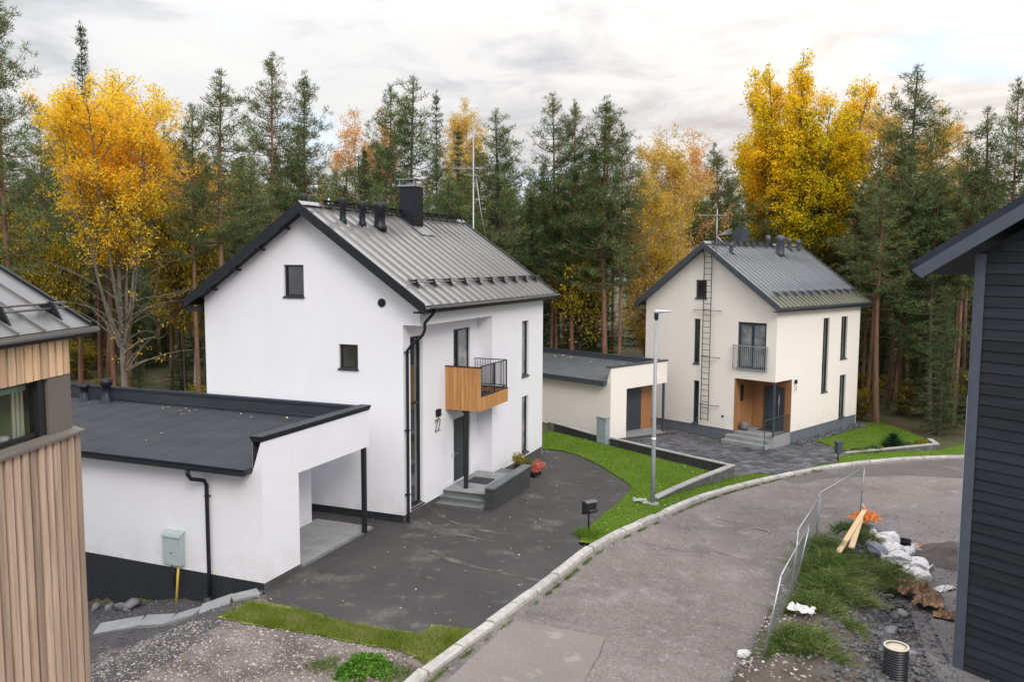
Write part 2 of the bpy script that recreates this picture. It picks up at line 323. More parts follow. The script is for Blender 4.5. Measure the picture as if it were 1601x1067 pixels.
L_GRN = leafmat('weed_leaves', [(.09, .135, .04), (.14, .195, .06), (.24, .26, .12)], trans=.3, isl=.4, scale=1.5)
L_GRN2 = leafmat('bright_weed_leaves', [(.06, .15, .02), (.10, .23, .03), (.17, .28, .06)], trans=.3, isl=.4, scale=1.5)
L_THUJA = leafmat('evergreen_shrub', [(.018, .05, .022), (.03, .075, .03), (.05, .095, .04)], trans=.15, isl=.4, scale=2)
GRASSM = leafmat('grass_blades', [(.09, .175, .012), (.125, .22, .020), (.18, .25, .04)], trans=.3, isl=.35, scale=1.0)
LEAFL = leafmat('fallen_leaves', [(.55, .45, .30), (.68, .62, .52), (.5, .36, .2)], trans=.1, isl=.3, scale=4)

# ------------------------------------------------------------------ ground height
def ss(a, b, x):
    t = min(1, max(0, (x - a) / (b - a))); return t * t * (3 - 2 * t)
OA = (-2.739, 24.795); YA = .3801; OB = (12.792, 40.163); YB = .8047
def wl(h, u, v, z=0):                    # house coordinates (along facade, across gable) -> world
    (X, Y), y = h; return Vector((X + u * math.sin(y) - v * math.cos(y), Y + u * math.cos(y) + v * math.sin(y), z))
def lw(h, x, y):
    (X, Y), a = h; dx, dy = x - X, y - Y
    return dx * math.sin(a) + dy * math.cos(a), -dx * math.cos(a) + dy * math.sin(a)
HA = (OA, YA); HB = (OB, YB)
def G(x, y):
    z = -1.0 * ss(-2, 12.5, x)
    u, v = lw(HA, x, y)
    if v > 1.1:
        z -= (1 - ss(-5.9, -5.2, u)) * (.6 * ss(1.2, 3.2, v) + .6 * ss(3.2, 7, v))
    return z
def gv(x, y, dz=0): return Vector((x, y, G(x, y) + dz))

def sheet(name, poly, dz, m, step=.5, zf=None, jag=0, kind='structure'):
    """a polygon laid on the ground, cut along a grid so that it follows the slope"""
    rnd = random.Random(len(name) * 7 + int(dz * 1000))
    if jag:
        q = []
        for i, p in enumerate(poly):
            a = Vector(p); b = Vector(poly[(i + 1) % len(poly)]); n = max(1, int((b - a).length / .25)) if (b - a).length < 9 else 1
            for k in range(n):
                c = a.lerp(b, k / n)
                if n > 1: c = c + Vector((rnd.uniform(-jag, jag), rnd.uniform(-jag, jag)))
                q.append((c.x, c.y))
        poly = q
    bm = bmesh.new(); bm.faces.new([bm.verts.new((p[0], p[1], 0)) for p in poly])
    xs = [p[0] for p in poly]; ys = [p[1] for p in poly]
    for ax, (lo, hi) in enumerate(((min(xs), max(xs)), (min(ys), max(ys)))):
        k = math.ceil(lo / step)
        while k * step < hi:
            co = [0, 0, 0]; co[ax] = k * step; no = [0, 0, 0]; no[ax] = 1
            bmesh.ops.bisect_plane(bm, geom=bm.verts[:] + bm.edges[:] + bm.faces[:], plane_co=co, plane_no=no, dist=1e-5); k += 1
    for v in bm.verts: v.co.z = (zf or G)(v.co.x, v.co.y) + dz
    bmesh.ops.recalc_face_normals(bm, faces=bm.faces)
    for f in bm.faces:
        if f.normal.z < 0: f.normal_flip()
        f.smooth = True
    me = bpy.data.meshes.new(name); bm.to_mesh(me); bm.free(); me.materials.append(m)
    o = link(name, me)
    if kind: o['kind'] = kind
    return o

def ground():
    def axis(lo, hi):
        a = []; x = lo
        while x < hi:
            a.append(x); x += .5 if -22 < x < 36 and True else 8.0
        a.append(hi); return a
    xs = [-400, -300, -200, -120, -80, -60, -50, -40, -30] + [round(-22 + .5 * i, 3) for i in range(113)] + [38, 44, 50, 60, 80, 120, 200, 300, 400]
    ys = [-60, -20, 0, 4] + [round(8 + .5 * i, 3) for i in range(100)] + [60, 64, 70, 80, 95, 120, 160, 220, 300, 450]
    v = []; 
    for y in ys:
        for x in xs:
            z = G(x, y)
            if y > 44 or x < -14: z += .35 * noise.noise(Vector((x * .12, y * .12, 0))) * min(1, max((y - 44) / 8, (-14 - x) / 8, 0))
            v.append((x, y, z))
    n = len(xs); f = [(j * n + i, j * n + i + 1, (j + 1) * n + i + 1, (j + 1) * n + i) for j in range(len(ys) - 1) for i in range(n - 1)]
    v = np.array(v); v[:, 2] -= .07; me = npmesh('forest_ground', v, np.array(f), FLOOR, True)
    tag(link('forest_ground', me), kind='structure')
ground()

KL = [(-4.6, 5), (-3.9, 8), (-3.2, 11), (-2.55, 13.5), (-1.95, 15.44), (-1.12, 16.88), (.02, 19.04), (.83, 20.59), (1.4, 21.83), (2.2, 23.49), (3.52, 25.57), (4.63, 27.06), (5.38, 28.27), (6.66, 30.08), (8.2, 31.95),
      (9.72, 33.44), (11.18, 34.77), (13.26, 36.18), (15.86, 37.47), (18.58, 38.34), (21.05, 38.72), (25, 38.9), (32, 38.6)]
def smooth_line(p, it=2):
    for _ in range(it):
        q = [p[0]]
        for a, b in zip(p[:-1], p[1:]):
            q += [(a[0] * .75 + b[0] * .25, a[1] * .75 + b[1] * .25), (a[0] * .25 + b[0] * .75, a[1] * .25 + b[1] * .75)]
        p = q + [p[-1]]
    return p
KS = smooth_line(KL)
def off(p, d):
    q = []
    for i, a in enumerate(p):
        b0 = Vector(p[max(0, i - 1)]); b1 = Vector(p[min(len(p) - 1, i + 1)]); t = (b1 - b0).normalized()
        q.append((a[0] + t.y * d, a[1] - t.x * d))
    return q
# road surface to the right of the kerb
sheet('road', off(KS, .12) + [(40, 36), (40, -2), (-5.2, -2)], .010, ROAD, 1.0)
def kpts(y0, y1, d=.1): return [p for p in off(KS, d) if y0 <= p[1] <= y1]
DR = [(-5.93, 19.5), (-5.68, 18.92), (-4.66, 18.43), (-3.68, 17.89), (-2.48, 17.45), (-1.96, 17.3), (-1.67, 17.75), (-.75, 17.6)] + kpts(17.7, 23.3) + \
     [(1.98, 23.77), (2.41, 25.36), (3.03, 26.88), (4.0, 29.1), (4.47, 30.58), (4.52, 31.2), (4.15, 32.3), (3.64, 33.94), (2.88, 35.4), (2.25, 35.94), (1.30, 36.0), (-3.6, 27), (-5.0, 29.2), (-10.5, 27), (-9.4, 23.5)]
sheet('driveway', DR, .020, ASPH)
ROADP = mat('road_patch_asphalt', (.215, .188, .182), (.19, .166, .16), rough=.9, scale=.5, bump=.004, bscale=110, fine=.22, fscale=40, layers=(((.34, .31, .30), 1.6, .57, .68, .5),))
ROADD = mat('darker_asphalt_patch', (.098, .086, .085), (.125, .11, .109), rough=.9, scale=.5, bump=.004, bscale=110, fine=.25, fscale=40, layers=(((.24, .21, .2), 1.1, .57, .68, .5),))
sheet('road_patch', [(-.2, 18.25), (.74, 18.02), (2.13, 17.68), (1.82, 16.67), (1.46, 15.63), (.9, 12.0), (-2.3, 12.0), (-1.2, 15.4), (-.3, 17.4)], .016, ROADP, .5, jag=.012)
sheet('dark_road_patch', [(11.3, 34.35), (13.5, 35.75), (16.2, 37.0), (20.57, 38.2), (30, 38.2), (30, 34.0), (20.0, 34.5), (17, 35.2), (13.7, 34.7), (11.6, 33.6)], .016, ROADD, .5, jag=.03)
def ring(x, y, r, w, m):
    me = MB(); n = 40; v = []
    for k in range(n):
        a = 2 * math.pi * k / n; j = 1 + .08 * math.sin(3 * a + 1) + .05 * math.sin(7 * a)
        for q in (r * j, r * j + w * (.6 + .4 * math.sin(2 * a))): v.append((x + q * math.cos(a), y + q * math.sin(a), G(x, y) + .0175))
    me.add(v, [(2 * k, 2 * k + 1, (2 * k + 3) % (2 * n), (2 * k + 2) % (2 * n)) for k in range(n)]); tag(me.build('dust_ring', m), kind='structure')
ring(8.01, 26.74, .42, .07, mat('pale_dust', (.34, .31, .30), (.24, .21, .205), rough=.95, scale=3, fine=.3, fscale=30))
DUST = mat('dust_streak', (.125, .118, .116), (.055, .052, .052), rough=.95, scale=2.2, fine=.3, fscale=30, contrast=(.4, .6))
CRK = mat('crack_filler', (.075, .068, .066), (.11, .10, .098), rough=.9, scale=5)
def strip(name, pts, w, m, dz, seed):
    rnd = random.Random(seed); P = []
    for a, b in zip(pts[:-1], pts[1:]):
        a, b = Vector(a), Vector(b); n = max(1, int((b - a).length / .25))
        for k in range(n): P.append(a.lerp(b, k / n) + Vector((rnd.uniform(-1, 1), rnd.uniform(-1, 1))) * w * (.7 if w < .1 else .15))
    P.append(Vector(pts[-1])); v = []
    for i, p in enumerate(P):
        t = (P[min(i + 1, len(P) - 1)] - P[max(0, i - 1)]).normalized(); n_ = Vector((-t.y, t.x)); ww = w * rnd.uniform(.35, 1) * min(1, (i + .3) / 3, (len(P) - i - .7) / 3)
        for s_ in (-1, 1): q = p + n_ * ww * s_ * .5; v.append((q.x, q.y, G(q.x, q.y) + dz))
    mb = MB(); mb.add(v, [(2 * i, 2 * i + 2, 2 * i + 3, 2 * i + 1) for i in range(len(P) - 1)]); tag(mb.build(name, m), kind='structure')
strip('road_seam', [(.7, 18.05), (2.1, 17.7), (1.8, 16.6), (1.4, 15.5)], .02, CRK, .0205, 2)
strip('road_crack', [(3.6, 24.6), (5.0, 24.0), (6.2, 24.3), (7.3, 23.4)], .022, CRK, .0165, 3)
strip('road_crack', [(6.2, 28.6), (7.6, 27.4), (8.6, 27.6), (10.0, 26.9)], .022, CRK, .0165, 4)
for k, (r_, a0, a1, cx_, cy_) in enumerate(((3.2, 200, 262, .6, 27.3), (3.9, 205, 255, .7, 27.2), (6.0, 215, 262, 2.2, 26.5))):
    strip('dust_arc', [(cx_ + r_ * math.cos(R(a0 + (a1 - a0) * i / 12)), cy_ + r_ * math.sin(R(a0 + (a1 - a0) * i / 12))) for i in range(13)], .24, DUST, .0265, 10 + k)
# gravel on the left of the kerb
sheet('gravel_yard', [(-22, 5), (-4.6, 5)] + kpts(5, 17.4) + [(-1.67, 17.75), (-1.96, 17.3), (-3.68, 17.89), (-5.68, 18.92), (-5.93, 19.5), (-6.4, 19.2), (-7.5, 17.9), (-9, 17.8), (-22, 17.5)], .010, GRAVEL)
w = [wl(HA, u, v) for u, v in ((-5.95, 1.15), (-5.95, 14), (-14, 14), (-14, .6), (-9.4, .6), (-7.6, .9))]
sheet('dark_gravel', [(p.x, p.y) for p in w], .016, GRAVELD, .25, jag=.05)
VERGE = mat('verge_turf', (.16, .20, .03), (.21, .24, .055), rough=.9, scale=1.6, bump=.02, bscale=50, fine=.4, fscale=40, layers=(((.09, .15, .015), 2.5, .5, .66, .7), ((.26, .22, .10), 5, .62, .74, .5)))
sheet('grass_verge', [(-6.1, 18.95), (-5.68, 18.92), (-4.66, 18.43), (-3.68, 17.89), (-2.48, 17.45), (-1.96, 17.3), (-1.67, 17.75), (-.75, 17.6)] + kpts(15.9, 17.5)[::-1] +
      [(-1.9, 16.3), (-2.3, 16.6), (-3.21, 16.9), (-4.1, 17.25), (-5.3, 17.62), (-6.1, 17.9), (-6.6, 18.2)], .035, VERGE, .25, jag=.09)
BW = [(9.30, 34.24), (6.75, 36.3), (4.21, 38.3), (1.9, 40.1)]         # line of the dark garden wall
LW1 = [(1.98, 23.85), (2.41, 25.36), (3.03, 26.88), (4.0, 29.1), (4.47, 30.58), (4.52, 31.2), (4.15, 32.3), (3.64, 33.94), (2.88, 35.4), (2.25, 35.94), (1.35, 36.0), (1.2, 38.6), (1.9, 40.1)] + BW[::-1][1:] + \
      [(9.68, 34.56), (10.5, 35.0), (11.1, 34.95)] + kpts(23.4, 34.75)[::-1]
sheet('lawn', LW1, .050, LAWN, .5, jag=.03)
PV = [(9.35, 34.3), (9.68, 34.56), (10.5, 35.0), (11.1, 34.95)] + kpts(34.8, 36.4) + [(13.43, 36.65), (14.81, 37.33), (15.29, 38.34), (16.4, 39.15), (15.98, 40.1), (15.69, 41.55), (15.34, 42.0), (12.9, 40.4), (8, 46), (4.6, 44.5), (1.9, 43), (1.9, 40.2)] + BW[::-1][1:-1]
pav = sheet('paved_yard', PV, .012, JOINT, .5)
LW2 = [(15.34, 42.05), (15.69, 41.6), (15.98, 40.15), (16.4, 39.2), (18.53, 39.65), (20.75, 40.0), (21.36, 41.23), (21.42, 42.52), (21.46, 44.24), (21.32, 46.09), (21.0, 47.3), (19.7, 46.78)]
sheet('back_lawn', LW2, .05, LAWN, .5, jag=.03)
LW3 = [(13.3, 36.45), (14.81, 37.33), (15.29, 38.34), (16.4, 39.1), (18.53, 39.55), (20.8, 39.95), (22.3, 41.0), (24, 41.5), (26, 41.5), (26, 39)] + kpts(36.3, 38.8)[::-1][2:]
sheet('roadside_lawn', LW3, .055, LAWN, .5)
w = [wl(HB, u, v) for u, v in ((1.6, -.05), (9.6, -.05), (9.6, -.75), (6, -.7), (1.6, -.5))]
sheet('pebble_strip', [(p.x, p.y) for p in w], .06, GRAVELD, .25)
BL = [(4.1, 8), (4.15, 12), (4.36, 16.16), (5.46, 18.18), (6.49, 20.39), (7.77, 22.89), (9.09, 24.88), (10.46, 26.52), (11.9, 28.1)]
sheet('site_yard', BL + [(12.6, 28.6), (13.4, 29.5), (14.1, 29.9), (15.2, 30.5), (15.9, 31.2), (17.6, 32.1), (30, 34), (30, 4), (4.1, 4)], .022, YARD, .5, jag=.12)
pass

def kerb():
    root = empty('kerb', None, None); root['kind'] = 'structure'
    P = [Vector((a, b, 0)) for a, b in KS]; D = [0]
    for a, b in zip(P[:-1], P[1:]): D.append(D[-1] + (b - a).length)
    def at(s):
        for i in range(len(D) - 1):
            if D[i + 1] >= s: t = (s - D[i]) / (D[i + 1] - D[i]); return P[i].lerp(P[i + 1], t), (P[i + 1] - P[i]).normalized()
        return P[-1], (P[-1] - P[-2]).normalized()
    rnd = random.Random(4); s = 0
    while s < D[-1] - .5:
        L_ = rnd.uniform(.85, 1.35); e = min(s + L_, D[-1]); (a, t), (b, t2) = at(s + .02), at(e - .02)
        far = a.y > 33.2
        wd = .24 if not far else .22; hz = .12 + rnd.uniform(-.02, .02) if not far else .11
        sh = rnd.uniform(-.02, .02) if not far else 0
        m = MB(); n1 = Vector((t.y, -t.x, 0)); n2 = Vector((t2.y, -t2.x, 0)); vs = []
        j = lambda q=.012: rnd.uniform(-q, q)
        secs = [(a, n1), ((a + b) / 2 + (n1 + n2) * .0, ((n1 + n2) / 2).normalized()), (b, n2)]
        for p, nn in secs:
            z = G(p.x, p.y)
            for dx, dz in ((0, -.1), (0, hz - .025), (.03, hz), (wd - .04, hz - .005), (wd, hz - .035), (wd + .025, -.1)):
                q = p + nn * (dx + sh + (j() if dz > 0 else 0)); vs.append((q.x, q.y, z + dz + (j(.008) if dz > 0 else 0)))
        k = 6; f = [(i * k + q, i * k + (q + 1) % k, (i + 1) * k + (q + 1) % k, (i + 1) * k + q) for i in range(2) for q in range(k)] + [tuple(range(k))[::-1], tuple(range(2 * k, 3 * k))]
        m.add(vs, f); m.build('kerb_stone', KERB, root)
        s = e
kerb()

def in_poly(x, y, poly):
    c = False; j = len(poly) - 1
    for i in range(len(poly)):
        if (poly[i][1] > y) != (poly[j][1] > y) and x < (poly[j][0] - poly[i][0]) * (y - poly[i][1]) / (poly[j][1] - poly[i][1]) + poly[i][0]: c = not c
        j = i
    return c
def paving():
    rnd = random.Random(8); st = []
    v = -7.5
    while v < 12:
        d = rnd.uniform(.30, .46); u = -9.5 + rnd.uniform(0, .5)
        while u < 6:
            L_ = rnd.uniform(.38, .85)
            p = wl(HB, u + L_ / 2, v + d / 2)
            inside_house = u + L_ > -.05 and v + d > -.02
            garage = u < -1.6 and v + d > 5.15
            if in_poly(p.x, p.y, PV) and not inside_house and not garage: st.append((p.y, u, v, L_, d))
            u += L_
        v += d
    st.sort(); stuff = MB()
    for i, (_, u, v, L_, d) in enumerate(st):
        g = .015; c = []
        j = lambda: rnd.uniform(-.02, .02)
        pts = [(u + g + j() * .5, v + g), (u + L_ * .5, v + g * .5 + j()), (u + L_ - g, v + g + j() * .5), (u + L_ - g + j(), v + d - g), (u + L_ * .45, v + d - g + j() * .5), (u + g + j(), v + d - g)]
        W = [wl(HB, a, b) for a, b in pts]; t1, t2, dz = rnd.uniform(-.012, .012), rnd.uniform(-.012, .012), rnd.uniform(.028, .045)
        vs = [(p.x, p.y, G(p.x, p.y) + .005) for p in W] + [(p.x, p.y, G(p.x, p.y) + dz + t1 * (k in (0, 1, 5)) + t2 * (k in (1, 2, 3))) for k, p in enumerate(W)]
        f = [tuple(range(6, 12))] + [(k, (k + 1) % 6, 6 + (k + 1) % 6, 6 + k) for k in range(6)]
        if i < 298: m = MB(); m.add(vs, f); m.build('paving_stone', SLATE, pav)
        else: stuff.add(vs, f)
    if stuff.v: tag(stuff.build('paving_stones', SLATE, pav), kind='stuff')
paving()

# ------------------------------------------------------------------ building parts
def bp(m, pl, c, d0, d1, a0, a1, z0, z1):
    """box in a facade: d = depth inward from the wall face c, a = along the wall"""
    if pl == 'u': m.box(c + d0, c + d1, a0, a1, z0, z1)
    else: m.box(a0, a1, c + d0, c + d1, z0, z1)
def facade(name, m, parent, pl, c, a0, a1, zb, top, holes=(), depth=.12, peaks=(), label=None):
    """wall face with real openings and reveals; top(a) is the height of the wall at a"""
    mb = MB()
    xs = sorted({a0, a1, *[h[0] for h in holes], *[h[1] for h in holes], *peaks}); zs = sorted({zb, *[h[2] for h in holes], *[h[3] for h in holes]})
    P = (lambda a, z, d=0: (c + d, a, z)) if pl == 'u' else (lambda a, z, d=0: (a, c + d, z))
    hole = lambda x, z: any(h[0] < x < h[1] and h[2] < z < h[3] for h in holes)
    for x0, x1 in zip(xs[:-1], xs[1:]):
        t0, t1 = top(x0), top(x1); mn = min(t0, t1); last = zb
        for z0, z1 in zip(zs[:-1], zs[1:]):
            if z1 > mn + 1e-6: break
            if not hole((x0 + x1) / 2, (z0 + z1) / 2): mb.add([P(x0, z0), P(x1, z0), P(x1, z1), P(x0, z1)], [(0, 1, 2, 3)])
            last = z1
        mb.add([P(x0, last), P(x1, last), P(x1, t1), P(x0, t0)], [(0, 1, 2, 3)])
    for h in holes:
        x0, x1, z0, z1 = h[:4]; d = h[4] if len(h) > 4 else depth
        q = [(x0, z0), (x1, z0), (x1, z1), (x0, z1)]
        for i in range(4):
            a, b = q[i], q[(i + 1) % 4]; mb.add([P(*a), P(*b), P(b[0], b[1], d), P(a[0], a[1], d)], [(0, 1, 2, 3)])
    o = mb.build(name, m, parent)
    if label: o['label'] = label
    return o
def window(parent, pl, c, a0, a1, z0, z1, depth=.12, fm=None, glass=None, fw=.06, vbars=(), hbars=(), sill=True, name='window'):
    fm = fm or FRAME_A; glass = glass or GLASS; d = depth
    f = MB()
    bp(f, pl, c, d - .035, d + .05, a0, a0 + fw, z0, z1); bp(f, pl, c, d - .035, d + .05, a1 - fw, a1, z0, z1)
    bp(f, pl, c, d - .034, d + .05, a0 + fw, a1 - fw, z1 - fw, z1); bp(f, pl, c, d - .034, d + .05, a0 + fw, a1 - fw, z0, z0 + fw)
    for b in vbars: bp(f, pl, c, d - .03, d + .05, b - fw * .6, b + fw * .6, z0 + fw, z1 - fw)
    for b in hbars: bp(f, pl, c, d - .028, d + .05, a0 + fw, a1 - fw, b - fw * .5, b + fw * .5)
    o = f.build(name, fm, parent)
    g = MB(); bp(g, pl, c, d + .012, d + .03, a0 + fw * .5, a1 - fw * .5, z0 + fw * .5, z1 - fw * .5); g.build('pane', glass, o)
    if sill:
        s = MB(); e = .03
        P = (lambda a, dd, z: (c + dd, a, z)) if pl == 'u' else (lambda a, dd, z: (a, c + dd, z))
        v = [P(a0 - e, -.05, z0 - .05), P(a1 + e, -.05, z0 - .05), P(a1 + e, d - .036, z0 + .012), P(a0 - e, d - .036, z0 + .012),
             P(a0 - e, -.05, z0 - .025), P(a1 + e, -.05, z0 - .025), P(a1 + e, d - .036, z0 + .04), P(a0 - e, d - .036, z0 + .04)]
        s.add(v, [(0, 3, 2, 1), (4, 5, 6, 7), (0, 1, 5, 4), (1, 2, 6, 5), (2, 3, 7, 6), (3, 0, 4, 7)]); s.build('sill', fm, o)
    return o
def seam_roof(parent, u0, u1, v0, vr, v1, ze, zr, zb, n, m, dm, edge=None, low=None, lowfrac=0):
    """double pitched standing seam roof, ridge along u: near slope v0..vr, far slope vr..v1; every tray is a panel of its own"""
    T = .17
    deck = MB()
    for (va, za, vb, zb_) in ((v0, ze, vr, zr), (v1, zb, vr, zr)):
        k = T
        deck.add([(u0 + .02, va, za - .03), (u1 - .02, va, za - .03), (u1 - .02, vb, zb_ - .03), (u0 + .02, vb, zb_ - .03),
                  (u0 + .02, va, za - k), (u1 - .02, va, za - k), (u1 - .02, vb, zb_ - k), (u0 + .02, vb, zb_ - k)],
                 [(0, 1, 2, 3), (7, 6, 5, 4), (0, 4, 5, 1), (1, 5, 6, 2), (3, 7, 4, 0)])
    roof = deck.build('roof', dm, parent)
    w = (u1 - u0) / n
    def panel(va, za, vb, zb_, name):
        L_ = Vector((0, vb - va, zb_ - za)); nn = Vector((0, -(zb_ - za), abs(vb - va))); 
        if vb < va: nn.y = -nn.y * 1
        nn = Vector((0, -(zb_ - za) * (1 if vb > va else -1), abs(vb - va))).normalized()
        A = Vector((0, va, za)); B = Vector((0, vb, zb_)); mb = MB()
        def q(x, p, h): return tuple(p + Vector((x, 0, 0)) + nn * h)
        e = .012
        v = [q(e, A, 0), q(w - .02, A, 0), q(w - .02, B, 0), q(e, B, 0), q(e, A, -.025), q(w - .02, A, -.025), q(w - .02, B, -.025), q(e, B, -.025)]
        mb.add(v, [(0, 1, 2, 3), (7, 6, 5, 4), (0, 4, 5, 1), (3, 2, 6, 7), (0, 3, 7, 4), (1, 5, 6, 2)])
        s = [q(w - .02, A, -.02), q(w + .012, A, -.02), q(w + .012, B, -.02), q(w - .02, B, -.02), q(w - .018, A, .06), q(w + .010, A, .06), q(w + .010, B, .06), q(w - .018, B, .06)]
        mb.add(s, [(4, 5, 6, 7), (0, 1, 5, 4), (3, 7, 6, 2), (0, 4, 7, 3), (1, 2, 6, 5)])
        return mb
    pn = panel(v0, ze, vr, zr, 'p').mesh('roof_panel', m); pf = panel(v1, zb, vr, zr, 'p').mesh('roof_panel_back', m)
    if low:
        vm = v0 + (vr - v0) * lowfrac; zm = ze + (zr - ze) * lowfrac
        pn = panel(vm, zm, vr, zr, 'p').mesh('roof_panel', m); pl_ = panel(v0, ze, vm, zm, 'p').mesh('lower_roof_panel', low)
    for i in range(n):
        link('roof_panel', pn, roof, (u0 + i * w, 0, 0)); link('roof_panel', pf, roof, (u0 + i * w, 0, 0))
        if low: link('lower_roof_panel', pl_, roof, (u0 + i * w, 0, 0))
    rc = MB(); sl = (zr - ze) / (vr - v0); sb = (zr - zb) / (v1 - vr)
    rc.add([(u0, vr - .14, zr - .14 * sl + .07), (u1, vr - .14, zr - .14 * sl + .07), (u1, vr, zr + .10), (u0, vr, zr + .10), (u1, vr + .14, zr - .14 * sb + .07), (u0, vr + .14, zr - .14 * sb + .07)],
           [(0, 1, 2, 3), (3, 2, 4, 5)])
    rc.build('ridge_cap', m, roof)
    for ue, s_ in ((u0, -1), (u1, 1)):
        for (va, za, vb, zb_) in ((v0, ze, vr, zr), (v1, zb, vr, zr)):
            b = MB(); h1, h0 = .06, -.27
            ua, ub = (ue - .035, ue + .02) if s_ < 0 else (ue - .02, ue + .035)
            A = (va, za); B = (vb, zb_)
            v = [(ua, A[0], A[1] + h0), (ub, A[0], A[1] + h0), (ub, B[0], B[1] + h0), (ua, B[0], B[1] + h0), (ua, A[0], A[1] + h1), (ub, A[0], A[1] + h1), (ub, B[0], B[1] + h1), (ua, B[0], B[1] + h1)]
            b.add(v, [(0, 3, 2, 1), (4, 5, 6, 7), (0, 1, 5, 4), (1, 2, 6, 5), (2, 3, 7, 6), (3, 0, 4, 7)]); b.build('verge_board', edge or dm, roof)
    return roof
def snow_guard(roof, u0, u1, v0, ze, sl, dv, step, m, pm, h=.14):
    v = v0 + dv; z = ze + sl * dv
    rails = MB()
    for hh, dd in ((h + .05, 0), (h - .03, -.02)): rails.tube([(u0, v + dd, z + hh), (u1, v + dd, z + hh)], .018, 8)
    rails.build('snow_guard_rail', pm, roof)
    u = u0 + .35; me = None
    while u < u1 - .1:
        if me is None:
            b = MB(); b.prism([(-.018, .26, .26 * sl + .02), (-.018, .02, h + .07), (-.018, -.06, h + .06), (-.018, -.14, -.14 * sl + .02), (-.018, -.02, 0), (-.018, .0, 0)], (.036, 0, 0)); me = b.mesh('snow_guard_bracket', m)
        link('snow_guard_bracket', me, roof, (u, v, z)); u += step
def gutter(parent, u0, u1, v, z, m, name='gutter', r=.065):
    g = MB(); pr = [(-r, .0), (-r, -r * .8), (-r * .4, -r * 1.25), (r * .4, -r * 1.25), (r, -r * .8), (r, .0), (r * .8, .0), (r * .8, -r * .7), (0, -r * 1.05), (-r * .8, -r * .7), (-r * .8, 0)]
    n = len(pr); vs = [(u0, v + a, z + b) for a, b in pr] + [(u1, v + a, z + b) for a, b in pr]
    g.add(vs, [(i, (i + 1) % n, n + (i + 1) % n, n + i) for i in range(n)] + [tuple(range(n))[::-1], tuple(range(n, 2 * n))])
    return g.build(name, m, parent)
def antenna(m, base, ztop, arrays, dish=False):
    """mast with yagi arrays; arrays: (z, boom dir, boom length, n elements, element length, vertical?)"""
    m.tube([base, (base[0], base[1], ztop)], .026, 8)
    for z, d, L_, n, el, tilt in arrays:
        d = Vector(d).normalized(); s = Vector((-d.y, d.x, 0)).normalized(); o = Vector((base[0], base[1], z))
        a = o - d * L_ * .35; m.tube([a, a + d * L_], .019, 6)
        for i in range(n):
            c = a + d * L_ * (i + .3) / n; e = el * (1 - .35 * i / n)
            m.tube([c - s * e / 2, c + s * e / 2], .012, 4)
        if tilt:
            for k in (-1, 1):
                c = a; m.tube([c, c + Vector((0, 0, k * .28)) - d * .12], .008, 4)
                m.tube([c + Vector((0, 0, k * .28)) - d * .12 - s * el / 2, c + Vector((0, 0, k * .28)) - d * .12 + s * el / 2], .008, 4)

